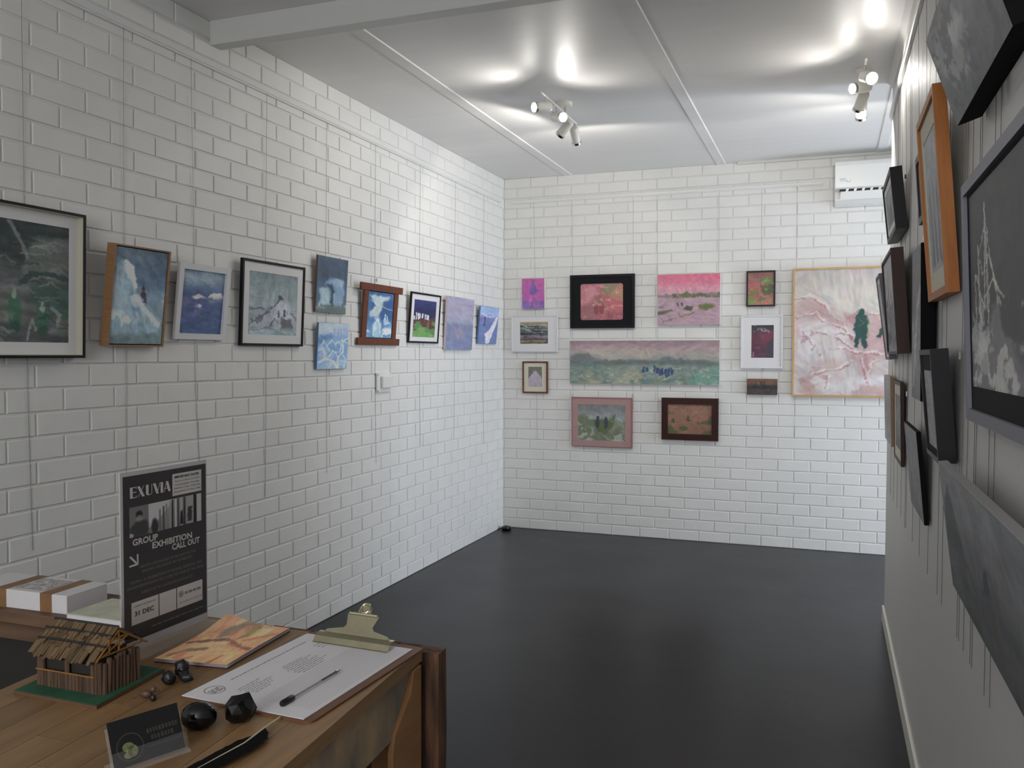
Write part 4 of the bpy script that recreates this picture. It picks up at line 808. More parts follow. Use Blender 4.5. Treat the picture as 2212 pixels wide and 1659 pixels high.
# ------------------------------------------------------------------ air conditioner on the back wall
ax0, ax1, ay, az0, az1 = .014, .84, YB - .2, 2.612, 2.922
ac = empty('air_conditioner', ((ax0 + ax1) / 2, YB - .002, az0), 'white wall mounted split air conditioner in the top right corner', 'air conditioner')
hw = (ax1 - ax0) / 2; hh = az1 - az0; d = .2
prof = [(0, 0), (-.10, .004), (-.165, .02), (-.172, .028), (-.150, .090), (-.192, .104), (-d, .13), (-d, hh - .03), (-d + .012, hh - .008), (-d + .035, hh), (0, hh)]
MB().prism(prof, -hw, hw, axis=0).build('casing', M['plastic'], ac, bevel=.004)
fp = MB().prism([(-d - .004, .112), (-d - .0015, .11), (-d - .0015, hh - .035), (-d - .004, hh - .04)], -hw + .004, hw - .004, axis=0).build('front_panel', M['plastic'], ac)
MB().box(-hw + .035, hw - .035, -.186, -.151, .084, .101).build('outlet_slot', M['darkslot'], ac)
for k in range(13):
    xk = -hw + .075 + k * .055
    MB().prism([(xk, .083), (xk + .016, .083), (xk + .024, .102), (xk + .004, .102)], -.1905, -.186, axis=1).build('fin', M['plastic'], ac)
MB().prism([(-.196, .083), (-.199, .080), (-.181, .024), (-.176, .026)], -hw + .04, hw - .04, axis=0).build('louvre_flap', M['plastic'], ac)
lg = MB()
for k in range(5):
    lg.poly([(-hw + .036 + k * .008, -d - .0046, .168), (-hw + .041 + k * .008, -d - .0046, .168), (-hw + .041 + k * .008, -d - .0046, .176), (-hw + .036 + k * .008, -d - .0046, .176)])
lg.poly([(-hw + .034, -d - .0046, .157), (-hw + .088, -d - .0046, .157), (-hw + .088, -d - .0046, .160), (-hw + .034, -d - .0046, .160)])
for k in range(10):
    a0, a1 = math.pi * (1.1 + .09 * k), math.pi * (1.1 + .09 * (k + 1)); cx, cz = -hw + .094, .163
    lg.poly([(cx + .016 * math.cos(a0), -d - .0046, cz + .016 * math.sin(a0)), (cx + .016 * math.cos(a1), -d - .0046, cz + .016 * math.sin(a1)), (cx + .013 * math.cos(a1), -d - .0046, cz + .013 * math.sin(a1)), (cx + .013 * math.cos(a0), -d - .0046, cz + .013 * math.sin(a0))])
flat(lg, 'printed_logo', mat('grey_print', (150, 150, 152), .5), ac)

# ------------------------------------------------------------------ wall switch and black puck in the corner
p0, p1 = on(814.6, 806, 0, XL + .012), on(844, 846, 0, XL + .012)
sw = empty('wall_switch', (XL + .001, (p0.y + p1.y) / 2, p1.z), 'square white wall switch below the brown timber framed picture', 'switch', (0, 0, WALLROT['L']))
w2, h2 = (p1.y - p0.y) / 2, p0.z - p1.z
MB().box(-w2, w2, -.012, 0, 0, h2).build('base_plate', M['plastic'], sw, bevel=.002)
MB().box(-w2 * .5, w2 * .92, -.030, -.012, h2 * .22, h2 * .82).build('cover', M['plastic'], sw, bevel=.003)
for zc in (.08, .9): MB().lathe([(.004, 0), (.003, .003)], 8, (0, -1, 0), (-w2 * .92, -.0115, h2 * zc)).build('screw', M['blackplastic'], sw)
pk = on(1094, 1143.5, 2, 0)
puck = smoothed(MB().lathe([(.030, .0005), (.043, .006), (.045, .016), (.040, .026), (.030, .031), (.018, .031), (.014, .026)], 28, (0, 0, 1)).build('floor_puck', mat('glossy_black_rubber', (16, 15, 17), .18)))
puck.location = (pk.x + .002, pk.y - .012, 0); tag(puck, 'small glossy black disc on the floor in the far room corner', 'disc')

# ------------------------------------------------------------------ timber counter
TZ = 1.0; TH = 0.022
FR, FL, SL = Vector((-.643, 1.308)), Vector((-1.176, 1.322)), -.072      # far corners, sideways drift per metre of depth
def edge(s, y):           # point across the counter (s=0 left .. 1 right) at depth y
    far = FL.lerp(FR, s); return (far.x - SL * (far.y - y), y)
NY = .34
ct = empty('timber_counter', (-.88, .84, 0), 'oiled timber counter with laminated top and weathered side board in foreground', 'counter')
def local(p): return (p[0] + .88, p[1] - .84)
rng = random.Random(3); NS = 9
for k in range(NS):
    s0, s1 = k / NS, (k + 1) / NS
    cuts = [NY] + sorted(rng.uniform(NY + .15, 1.2) for _ in range(rng.choice((1, 2, 2)))) + [None]
    for a_, b_ in zip(cuts, cuts[1:]):
        g = .0004 / .53
        ya0 = a_ + .0004; pts = [edge(s0 + g, ya0), edge(s1 - g, ya0)]
        if b_ is None: f1, f0 = FL.lerp(FR, s1 - g), FL.lerp(FR, s0 + g); pts += [(f1.x, f1.y), (f0.x, f0.y)]
        else: pts += [edge(s1 - g, b_ - .0004), edge(s0 + g, b_ - .0004)]
        MB().prism([local(q) for q in pts], TZ - TH, TZ - .0002 * rng.random()).build('stave', M['stave'], ct)
# apron board on the right side, set in a little
def side(y, off): x, yy = edge(1, y); return local((x - off, yy))
MB().prism([side(NY, .030), side(NY, .010), side(1.285, .010), side(1.285, .030)], .884, TZ - TH - .005).build('apron', M['apron'], ct)
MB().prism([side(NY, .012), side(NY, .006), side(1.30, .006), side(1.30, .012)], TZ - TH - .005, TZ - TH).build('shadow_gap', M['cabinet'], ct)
# shaped leg board, proud of the apron, with a slanting inner edge
lx = edge(1, 1.25)[0] + .88
legp = [(1.300 - .84, 0), (1.300 - .84, TZ - TH - .004), (1.272 - .84, TZ - TH - .004), (1.262 - .84, .94), (1.205 - .84, .892), (1.198 - .84, .86), (1.198 - .84, 0)]
MB().prism(legp, lx - .012, lx - .002, axis=0).build('leg', M['timber'], ct, bevel=.001)
MB().prism([(1.300 - .84, 0), (1.300 - .84, .97), (1.286 - .84, .97), (1.286 - .84, 0)], lx - .09, lx - .012, axis=0).build('leg_return', M['timber'], ct)
for sx, yy in ((.10, 1.27), (.10, .42), (.93, .42)):
    x, y = local(edge(sx, yy)); MB().box(x - .03, x + .03, y - .03, y + .03, 0, TZ - TH).build('leg', M['timber'], ct)
MB().box(local(edge(.03, 1.0))[0], local(edge(.03, 1.0))[0] + .02, NY - .84, 1.28 - .84, .2, TZ - TH).build('inner_panel', M['cabinet'], ct)
# rough sawn cladding boards on the far side
def cladding(w_, seed):
    m = MB(); rr = random.Random(seed); n = 14
    for i in range(n + 1):
        z = .986 * i / n
        for (x, y) in ((0, 0), (w_, 0), (w_, .034), (0, .034)):
            m.v.append((x + rr.uniform(-.0025, .0025), y + rr.uniform(-.002, .002) * (y > 0), z))
    for i in range(n):
        for k in range(4):
            q = i * 4 + k; t = i * 4 + (k + 1) % 4; m.f.append((q, t, t + 4, q + 4))
    m.f.append((3, 2, 1, 0)); m.f.append(tuple(n * 4 + k for k in range(4))); return m
cm = [cladding(.086, k) for k in range(2)]
cme = [c.mesh('cladding_board') for c in cm]
for me in cme: me.materials.append(M['rough'])
for k in range(6):
    o = link('cladding_board', cme[k % 2], ct); o.location = (-.622 - .090 * (k + 1) + .004 + .88, 1.3245 - .84, -.004 * (k % 2)); o.location.z = 0

# ledge behind, to the left, with a dark cabinet under it
ld = empty('timber_ledge', (-1.55, 1.34, 0), 'dark timber ledge with black cabinet below, carrying the white boxes', 'ledge')
for k in range(2):
    y0 = 1.2165 - 1.34 + k * .082; MB().box(-.42, .3735, y0, y0 + .0815, TZ - .024, TZ).build('ledge_board', M['ledge'], ld, bevel=.0015)
MB().box(-.42, .370, 1.224 - 1.34, 1.246 - 1.34, .942, TZ - .0245).build('fascia', M['ledge'], ld, bevel=.001)
MB().box(-.41, .362, 1.25 - 1.34, 1.375 - 1.34, .0, .97).build('cabinet_body', M['cabinet'], ld)

# ------------------------------------------------------------------ things on the ledge
M['carton'] = mat('white_carton', (206, 203, 202), .6, var=.03, vscale=20)
M['tape'] = mat('brown_parcel_tape', (128, 92, 58), .35, var=.15, vscale=25)
bx = empty('carton', (-1.49, 1.2845, TZ), 'white taped carton on the dark ledge', 'box', (0, 0, math.radians(1.5)))
MB().box(-.13, .13, -.051, .051, 0, .036).build('box_body', M['carton'], bx, bevel=.0012)
for xc in (-.036, .079):
    MB().box(xc - .0145, xc + .0145, -.0516, .0516, .001, .0364).build('tape_band', M['tape'], bx)
a = Art(60, 40, 51); a.grad([(0, (190, 188, 186)), (1, (196, 192, 188))]).tex(10, 6, 6).blot((120, 116, 118), 16, 30, .05, .1, .8).blot((176, 120, 90), 6, 6, .3, .1, .6)
sm_ = a.mesh(-.02, .06, -.035, .035, 0, 1.0); o = link('address_label', sm_, bx); o.location = (0, 0, .0368); o.rotation_euler = (math.radians(-90), 0, 0)
bk = empty('booklet_stack', (-1.258, 1.268, TZ), 'thin pile of pale cream booklets right behind the poster stand', 'booklets')
MB().box(-.072, .072, -.058, .05, 0, .0115).build('booklet', M['carton'], bk, bevel=.0008)
MB().box(-.071, .072, -.057, .05, .0118, .0135).build('booklet', mat('pale_green_cover', (188, 188, 168), .5, var=.15, vscale=40), bk)

# ------------------------------------------------------------------ poster in acrylic stand
def acrylic():
    m = bpy.data.materials.new('clear_acrylic'); m.use_nodes = True; b = m.node_tree.nodes['Principled BSDF']
    b.inputs['Base Color'].default_value = (.9, .9, .88, 1); b.inputs['Roughness'].default_value = .08; b.inputs['Alpha'].default_value = .10
    return m
M['acrylic'] = acrylic(); M['acrylic_lip'] = acrylic(); M['acrylic_lip'].node_tree.nodes['Principled BSDF'].inputs['Alpha'].default_value = .03
M['ink'] = mat('black_print', (62, 59, 61), .4)
M['paperprint'] = mat('grey_white_print', (206, 202, 200), .5)
M['dimprint'] = mat('dim_grey_print', (132, 129, 128), .5)
PL, PR_ = Vector((-1.0897, 1.0984, TZ)), Vector((-1.0859, 1.3035, TZ))
ps = empty('poster_stand', PL, 'black exhibition call out poster in upright clear acrylic stand', 'poster', (0, 0, math.atan2(PR_.y - PL.y, PR_.x - PL.x)))
SW, SH = .2058, .3020
MB().box(0, SW, 0, .0022, 0, SH).build('acrylic_back', M['acrylic'], ps)
MB().box(0, SW, -.048, 0, 0, .0022).build('acrylic_foot', M['acrylic'], ps)
MB().box(.0005, SW - .0005, -.0012, -.0002, .0025, SH - .0005).build('paper_insert', mat('poster_paper_border', (196, 192, 194), .4), ps)
pxa, pxb, pza, pzb = .0062, .2025, .0165, .2945; PW, PH = pxb - pxa, pzb - pza
U = lambda u: pxa + u * PW
V = lambda v: pzb - v * PH
def rect(u0, u1, v0, v1, y): m = MB(); m.poly([(U(u0), y, V(v1)), (U(u1), y, V(v1)), (U(u1), y, V(v0)), (U(u0), y, V(v0))]); return m
pr = flat(rect(0, 1, 0, 1, -.0016), 'printed_sheet', M['ink'], ps)
yt = -.0019
for q in ((.568, .94, .033, .173), (.076, .385, .766, .903), (.395, .60, .766, .903), (.61, .94, .766, .903)): flat(rect(*q, yt), 'white_panel', M['paperprint'], ps)
# serif headline EXUVIA from thick and thin strokes
def strokes():
    m = MB(); z0, z1 = V(.136), V(.070); h = z1 - z0; x = U(.076); W = U(.55) - U(.076); th, tn = .0058, .0013
    def q(xa, za, xb, zb, w, slab=False):   # stroke of horizontal width w from (xa,za) to (xb,zb)
        m.poly([(xa, yt, za), (xa + w, yt, za), (xb + w, yt, zb), (xb, yt, zb)])
    cw = W / 5.35
    q(x, z0, x, z1, th)                                                     # E
    for zc in (z0, z0 + h * .48, z1 - tn): m.poly([(x + th, yt, zc), (x + cw * .8, yt, zc), (x + cw * .8, yt, zc + tn), (x + th, yt, zc + tn)])
    for zc in (z0, z1 - .004): m.poly([(x + cw * .75, yt, zc), (x + cw * .82, yt, zc), (x + cw * .82, yt, zc + .004), (x + cw * .75, yt, zc + .004)])
    x += cw * .9; q(x + cw * .62, z0, x, z1, th); q(x + .001, z0, x + cw * .82, z1, tn)      # X
    x += cw * 1.12; q(x, z0 + h * .2, x, z1, th); q(x + cw * .72, z0 + h * .2, x + cw * .72, z1, tn)   # U
    n = 10
    for k in range(n):
        a0, a1 = math.pi * (1 + k / n), math.pi * (1 + (k + 1) / n); c = x + cw * .4; ro, ri = cw * .4, cw * .4 - tn - (th - tn) * max(0, 1 - k / n * 1.4)
        P = lambda a_, r_, s=1: (c + r_ * math.cos(a_) + (th / 2 if False else 0), yt, z0 + h * .2 + min(r_, ro) * math.sin(a_) * .5)
        m.poly([P(a0, ri), P(a0, ro), P(a1, ro), P(a1, ri)])
    x += cw * .92; q(x + cw * .42, z0, x, z1, th); q(x + cw * .5, z0, x + cw * .88, z1, tn)   # V
    x += cw * 1.0; q(x, z0, x, z1, th)                                                       # I
    x += cw * .42; q(x, z0, x + cw * .38, z1, tn); q(x + cw * .62, z0, x + cw * .28, z1, th); m.poly([(x + cw * .18, yt, z0 + h * .3), (x + cw * .6, yt, z0 + h * .3), (x + cw * .6, yt, z0 + h * .3 + tn), (x + cw * .18, yt, z0 + h * .3 + tn)])
    return m
flat(strokes(), 'headline_lettering', M['paperprint'], ps)
def tx(t, u, v, hv, width=None, align='LEFT', y=yt, off=0.0):
    """text with cap height hv (fraction of print) on baseline v; optional target width in u"""
    size = hv * PH / .69; mb = text_mb(t, size, 0, 0, 'LEFT', y, offset=off)
    xs = [q[0] for q in mb.v]; wid = max(xs) - min(xs); k = (width * PW / wid) if width else 1.0
    mb.v = [((q[0] - min(xs)) * k + U(u), q[1], q[2] + V(v)) for q in mb.v]; return mb
flat(join(tx('GROUP', .097, .423, .037, .29, off=.0004), tx('EXHIBITION', .32, .470, .037, .49, off=.0004), tx('CALL OUT', .555, .515, .037, .355, off=.0004)), 'title_lettering', M['paperprint'], ps)
ar = MB()
for pts in (((.06, .487), (.075, .480), (.158, .538), (.145, .546)), ((.142, .480), (.16, .478), (.162, .546), (.146, .546)), ((.058, .547), (.058, .537), (.16, .533), (.16, .546))):
    ar.poly([(U(a_), yt, V(b_)) for a_, b_ in reversed(pts)])
flat(ar, 'printed_arrow', M['paperprint'], ps)
flat(join(tx('ARTISTS ARE INVITED TO BE PART OF THE', .175, .570, .016, .68), tx('JANUARY 2026 GROUP ART EXHIBITION', .20, .600, .016, .61),
          tx('EXUVIA - A CELEBRATION OF RELEASE, RENEWAL, AND', .07, .652, .016, .87), tx('TRANSFORMATION AS WE CLOSE THE YEAR OF THE SNAKE', .025, .684, .016, .94), tx('SUBMIT UP TO 3 ARTWORKS $15/ARTIST', .19, .728, .015, .63)), 'body_lettering', M['dimprint'], ps)
yd = yt - .0003
flat(join(tx('IMPORTANT DATES', .595, .062, .014, .31, y=yd, off=.0002), tx('Entry Form Due 31 Dec 2025', .60, .086, .009, .31, y=yd), tx('Artwork Delivery 10 Jan 2026', .60, .109, .009, .31, y=yd), tx('Exhibition 17 Jan - 7 Feb 2026', .59, .131, .009, .33, y=yd), tx('Opening Event Fri 16 Jan 2026', .585, .153, .009, .34, y=yd)), 'date_lettering', M['ink'], ps)
flat(join(tx('SUBMIT ENTRIES BY', .10, .797, .008, .25, y=yd), tx('31 DEC', .11, .852, .027, .22, y=yd, off=.0003)), 'deadline_lettering', M['ink'], ps)
lo = MB(); cx, cz = U(.66), V(.815); n = 20
for k in range(n):
    a0, a1 = 2 * math.pi * k / n, 2 * math.pi * (k + 1) / n
    for r0, r1 in ((.0060, .0048), (.0032, 0)):
        lo.poly([(cx + r1 * math.cos(a0), yd, cz + r1 * math.sin(a0)), (cx + r0 * math.cos(a0), yd, cz + r0 * math.sin(a0)), (cx + r0 * math.cos(a1), yd, cz + r0 * math.sin(a1)), (cx + r1 * math.cos(a1), yd, cz + r1 * math.sin(a1))])
def dashes(u0, u1, v, hv, seed, y, gap=.012):
    m = MB(); rr = random.Random(seed); u = u0
    while u < u1:
        w_ = min(rr.uniform(.02, .07), u1 - u); m.v, m.f = (lambda q: (m.v + q.v, m.f + [tuple(i + len(m.v) for i in f) for f in q.f]))(rect(u, u + w_, v - hv, v, y)); u += w_ + gap
    return m
flat(join(lo, dashes(.71, .92, .825, .016, 3, yd), dashes(.64, .93, .872, .004, 4, yd)), 'logo_print', M['dimprint'], ps)
flat(dashes(.30, .96, .953, .006, 5, yt), 'footer_print', M['dimprint'], ps)
a = Art(120, 44, 52); a.grad([(0, (150, 150, 150)), (1, (120, 120, 120))]); a.poly([(0, 0), (.25, 0), (.25, 1), (0, 1)], (112, 112, 112), 1, .01, .0)
a.poly([(.25, 0), (.6, 0), (.5, .3), (.32, .75), (.25, .8)], (186, 184, 186), 1, .02, .0).ell(.13, .28, .045, .12, (44, 44, 46)).ell(.13, .42, .04, .12, (150, 148, 146), .7).poly([(0, .7), (.08, .5), (.22, .5), (.25, .7), (.24, 1), (0, 1)], (56, 56, 58), .9, .06).poly([(0, .85), (.06, .9), (.04, 1), (0, 1)], (170, 168, 168), 1, .03)
a.ell(.33, .8, .045, .28, (48, 48, 52), .95)
for u, c in ((.4, 100), (.45, 66), (.49, 130), (.54, 150), (.575, 40), (.62, 190), (.655, 60), (.7, 176), (.745, 34), (.78, 44)): a.line([(u, .05 + max(0, .55 - u) * 1.6), (u, 1)], (c, c, c), .035, .9, 0)
a.poly([(.69, .5), (.72, .45), (.73, .95), (.68, .95)], (38, 38, 40), 1, .01, 0).poly([(.77, .02), (.87, .02), (.87, .98), (.77, .98)], (156, 156, 156), 1, .01, 0).poly([(.8, .4), (.86, .38), (.855, .9), (.79, .9)], (52, 50, 52), .95, .03).poly([(.88, 0), (.925, 0), (.925, 1), (.88, 1)], (34, 34, 36), 1, .005, 0).poly([(.925, 0), (1, 0), (1, 1), (.925, 1)], (180, 178, 178), 1, .005, 0)
a.plain = True; link('printed_photo', a.mesh(U(.066), U(.936), V(.372), V(.19), yt, 1.25), ps)

# ------------------------------------------------------------------ clipboard with paper, pen
M['hardboard'] = mat('brown_hardboard', (106, 70, 48), .5, var=.08, vscale=30)
M['paper'] = mat('white_paper', (222, 219, 220), .7)
cbo = Vector((-.8735, .9925, TZ)); ang = math.radians(-2.2)
cb = empty('clipboard', cbo, 'brown clipboard with printed form and metal clip on the counter', 'clipboard', (0, 0, ang))
def rrect(x0, x1, y0, y1, r, n=5):
    pts = []
    for cx, cy, a0 in ((x1 - r, y0 + r, -90), (x1 - r, y1 - r, 0), (x0 + r, y1 - r, 90), (x0 + r, y0 + r, 180)):
        for k in range(n + 1): t = math.radians(a0 + 90 * k / n); pts.append((cx + r * math.cos(t), cy + r * math.sin(t)))
    return pts
MB().prism(rrect(-.004, .226, -.004, .318, .012), 0, .003).build('board', M['hardboard'], cb)
ph = MB().box(.0, .212, .0, .302, .0031, .0040).build('paper_sheet', M['paper'], cb)
M['print'] = mat('soft_grey_print', (128, 124, 126), .7)
pm = MB(); rr = random.Random(9)
def hline(x, ya, yb, w_, broken=True):
    y = ya
    while y < yb:
        l = min(rr.uniform(.004, .012), yb - y) if broken else yb - y
        pm.poly([(x, y, .00415), (x + w_, y, .00415), (x + w_, y + l, .00415), (x, y + l, .00415)]); y += l + .002
hline(.024, .075, .265, .0022)
for k in range(6): hline(.060 + k * .006, .040 + rr.uniform(0, .01), .105 + rr.uniform(-.02, .01), .0016)
for k in range(8): hline(.064 + k * .006, .135 + rr.uniform(0, .012), .215 + rr.uniform(-.02, .012), .0016)
for k in range(3): hline(.050 + k * .008, .250, .285, .0018)
for k in range(16): hline(.115 + k * .0058, .03, .285, .0004, False)
for k in range(24):
    a0, a1 = 2 * math.pi * k / 24, 2 * math.pi * (k + 1) / 24; c0, c1 = (.03, .034)
    pm.poly([(c0 + .014 * math.cos(a0), c1 + .014 * math.sin(a0), .00415), (c0 + .0155 * math.cos(a0), c1 + .0155 * math.sin(a0), .00415), (c0 + .0155 * math.cos(a1), c1 + .0155 * math.sin(a1), .00415), (c0 + .014 * math.cos(a1), c1 + .014 * math.sin(a1), .00415)])
for k in range(3): hline(.026 + k * .005, .023, .044, .003)
flat(pm, 'printed_lines', M['print'], ph)
# metal clip
cl = empty('clip_dummy', (0, 0, 0), None, None); bpy.data.objects.remove(cl, do_unlink=True)
cw0, cw1, cy = .034, .182, .268
cp = MB().prism([(cy, .004), (cy + .003, .0048), (cy + .010, .013), (cy + .020, .0165), (cy + .028, .0165), (cy + .028, .0150), (cy + .020, .0150), (cy + .011, .0118), (cy + .004, .0040)], cw0, cw1, axis=0).build('metal_clip', M['nickel'], cb)
lev = MB(); cxm = (cw0 + cw1) / 2
outl = [(-.066, 0), (.066, 0), (.060, .006), (.030, .012), (.026, .017), (.031, .037), (.027, .041), (.013, .042), (.012, .052), (.006, .057), (-.006, .057), (-.012, .052), (-.013, .042), (-.027, .041), (-.031, .037), (-.026, .017), (-.030, .012), (-.060, .006)]
tilt = math.radians(50)
def lp(x, s, o): return (cxm + x, cy + .024 + s * math.cos(tilt) - o * math.sin(tilt), .0155 + s * math.sin(tilt) + o * math.cos(tilt))
n = len(outl); lev.v = [lp(x, s, 0) for x, s in outl] + [lp(x, s, .0012) for x, s in outl]
lev.f = [tuple(reversed(range(n))), tuple(range(n, 2 * n))] + [(i, (i + 1) % n, n + (i + 1) % n, n + i) for i in range(n)]
lv = lev.build('lever', M['nickel'], cp)
MB().tube([lp(.0085 * math.cos(t), .050 + .0085 * math.sin(t), .002) for t in [2 * math.pi * k / 20 for k in range(21)]], .0022, 8).build('ring', M['nickel'], cp)
MB().tube([lp(-.028, .039, .001), lp(.028, .039, .001)], .0032, 8).build('spring_roll', M['nickel'], cp)
# ball pen
pa, pb = tab(735, 1446, 1.008), tab(608, 1521, 1.008)
pe = empty('ballpoint_pen', pb, 'clear ballpoint pen with black end cap lying on the form', 'pen')
dv = (pa - pb); dl = dv.length; dn = dv.normalized()
MB().tube([dn * .024, dn * (dl - .012)], .0038, 6).build('barrel', M['acrylic'], pe)
MB().tube([dn * .01, dn * (dl - .012)], .0013, 6).build('ink_tube', mat('pale_ink_tube', (150, 148, 150), .4), pe)
MB().tube([dn * .095, dn * (dl - .012)], .0016, 6).build('ink', M['blackplastic'], pe)
smoothed(MB().tube([dn * 0, dn * .003, dn * .024, dn * .026], [.0036, .0048, .0048, .004], 12).build('end_cap', M['blackplastic'], pe))
MB().tube([dn * (dl - .012), dn * (dl - .003), dn * dl], [.003, .0014, .0005], 8).build('tip', M['chrome'], pe)

# ------------------------------------------------------------------ magazine
a = Art(110, 80, 53); a.grad([(0, (186, 132, 96)), (1, (196, 142, 92))]).tex(12, 4, 5, 30)
a.blot((206, 166, 108), 4, 4, .05, .2, .8, 20).poly([(.35, .0), (.55, .0), (.5, .3), (.3, .45), (.22, .3)], (110, 102, 80), .85, .04).poly([(.52, .02), (.62, .04), (.66, .35), (.55, .42)], (128, 116, 60), .9, .03).poly([(.68, .08), (.82, .06), (.84, .3), (.7, .34)], (206, 176, 120), .9, .03).poly([(.42, .1), (.5, .08), (.52, .35), (.42, .4)], (206, 136, 96), .8, .04)
a.line([(.05, .62), (.2, .55), (.45, .45), (.6, .5)], (104, 66, 58), .03, .85).line([(.6, .5), (.8, .6), (.95, .62)], (120, 72, 62), .03, .85).line([(.1, .9), (.2, .76), (.4, .7)], (104, 86, 70), .04, .8).line([(.95, .2), (.7, .42)], (176, 96, 66), .035, .85).line([(.72, .98), (.75, .82)], (160, 74, 50), .03, .85).line([(.3, .98), (.4, .9)], (120, 96, 76), .04, .7).ell(.5, .52, .05, .04, (196, 170, 112), .8).blot((176, 100, 76), 5, 8, .25, .15, .6, 40)
mg = empty('magazine', (-.955, 1.195, TZ), 'orange patterned magazine with curling cover between poster and clipboard', 'magazine')
C4 = [Vector((-1.0170, 1.0935)), Vector((-.8870, 1.1090)), Vector((-.9020, 1.3000)), Vector((-1.0350, 1.3010))]   # near-left, near-right, far-right, far-left
def mg_pt(u, v, lift):
    p = C4[0].lerp(C4[1], u).lerp(C4[3].lerp(C4[2], u), 1 - v)
    z = .0065 + lift * (.012 * math.exp(-((u - .0) ** 2 / .10 + (v - .0) ** 2 / .09)) + .007 * max(0, u - .6) ** 1.5 * (1 - abs(v - .55)))
    return Vector((p.x + .955, p.y - 1.195, z))
me = a.mesh(0, 1, 0, 1, 0, 2.0); co = np.zeros(len(me.vertices) * 3); me.vertices.foreach_get('co', co); co = co.reshape(-1, 3)
for i, (u, _, zv) in enumerate(co): co[i] = mg_pt(u, 1 - zv, 1.0)
me.vertices.foreach_set('co', co.ravel()); me.update(); link('cover', me, mg)
pg = MB(); nn = 12
for lay in range(3):
    for i in range(nn + 1):
        for j in range(nn + 1):
            q = mg_pt(i / nn, j / nn, .75 - .25 * lay); pg.v.append((q.x, q.y, q.z - .0008 - .0018 * lay))
    for i in range(nn):
        for j in range(nn):
            b = lay * (nn + 1) ** 2 + i * (nn + 1) + j; pg.f.append((b, b + 1, b + nn + 2, b + nn + 1))
flat(pg, 'pages', M['paper'], mg)
MB().prism([(q.x + .955, q.y - 1.195) for q in C4], .0, .002).build('back_cover', mat('dark_red_back_cover', (70, 30, 34), .5), mg)

# ------------------------------------------------------------------ stones and little figures
M['obsidian'] = mat('glossy_black_stone', (10, 10, 12), .12)
M['darkstone'] = mat('dark_matt_stone', (22, 21, 24), .4, bump=.5, bscale=200)
def stone(px, py, rx, ry, rz, label, seed, rough=0.0, m='obsidian', sub=3, rot=0.0, nm='polished_stone', sharp=False):
    c = tab(px, py); b = bmesh.new(); bmesh.ops.create_icosphere(b, subdivisions=sub, radius=1)
    for v in b.verts:
        n = v.co.normalized(); k = 1 + rough * float(vn(np.array([n.x * 2.2 + 3]), np.array([n.y * 2.2 + n.z * 3.1 + 5]), seed)[0])
        v.co = Vector((n.x * rx * k, n.y * ry * k, n.z * rz * k))
    zmin = min(v.co.z for v in b.verts)
    for v in b.verts: v.co.z = max(v.co.z - zmin - rz * .12, 0)
    me = bpy.data.meshes.new(nm); b.to_mesh(me); b.free(); me.materials.append(M[m])
    if not sharp: me.polygons.foreach_set('use_smooth', [True] * len(me.polygons))
    o = link(nm, me); o.location = (c.x, c.y, TZ); o.rotation_euler.z = rot
    return tag(o, label, 'stone', 'black stones on the counter')
stone(430, 1572, .0235, .019, .0185, 'smooth glossy black oval pebble beside the card holder', 1, .05, rot=.5)
stone(518, 1560, .0215, .016, .0215, 'chunky faceted black stone touching the clipboard front edge', 2, .26, sub=2, rot=.9, sharp=True, nm='faceted_stone')
stone(393, 1459, .0115, .011, .0125, 'black round pebble tucked against the magazine edge', 3, .2, 'darkstone')
stone(365, 1478, .0105, .010, .0112, 'black round pebble closest to the green hut base', 4, .15, 'darkstone')
stone(402, 1474, .0135, .007, .0075, 'flat irregular black pebble in front of the round ones', 5, .5, 'darkstone', sub=2)
stone(331, 1514, .0048, .0048, .0058, 'tiny black bead beside the little brown animal', 6, .1, 'darkstone', sub=2, nm='bead')
c = tab(316, 1508); fg = empty('animal_figurine', (c.x, c.y, TZ), 'tiny brown animal figurine with tail on the counter', 'figurine', (0, 0, math.radians(25)))
M['figbrown'] = mat('brown_seed_figure', (84, 60, 46), .5, var=.2, vscale=80)
def ellip(rx, ry, rz, c, nm, par, m):
    b = bmesh.new(); bmesh.ops.create_icosphere(b, subdivisions=2, radius=1)
    for v in b.verts: v.co = Vector((v.co.x * rx + c[0], v.co.y * ry + c[1], v.co.z * rz + c[2]))
    me = bpy.data.meshes.new(nm); b.to_mesh(me); b.free(); me.materials.append(m); me.polygons.foreach_set('use_smooth', [True] * len(me.polygons)); return link(nm, me, par)
ellip(.009, .0055, .006, (0, 0, .0062), 'body', fg, M['figbrown']); ellip(.005, .0045, .005, (.010, .001, .0125), 'head', fg, M['figbrown']); ellip(.003, .002, .0022, (.0155, .001, .011), 'snout', fg, M['figbrown'])
MB().tube([(-.007, 0, .005), (-.012, -.001, .006), (-.016, -.002, .003), (-.018, -.002, .0008)], .0008, 6).build('tail', M['figbrown'], fg)

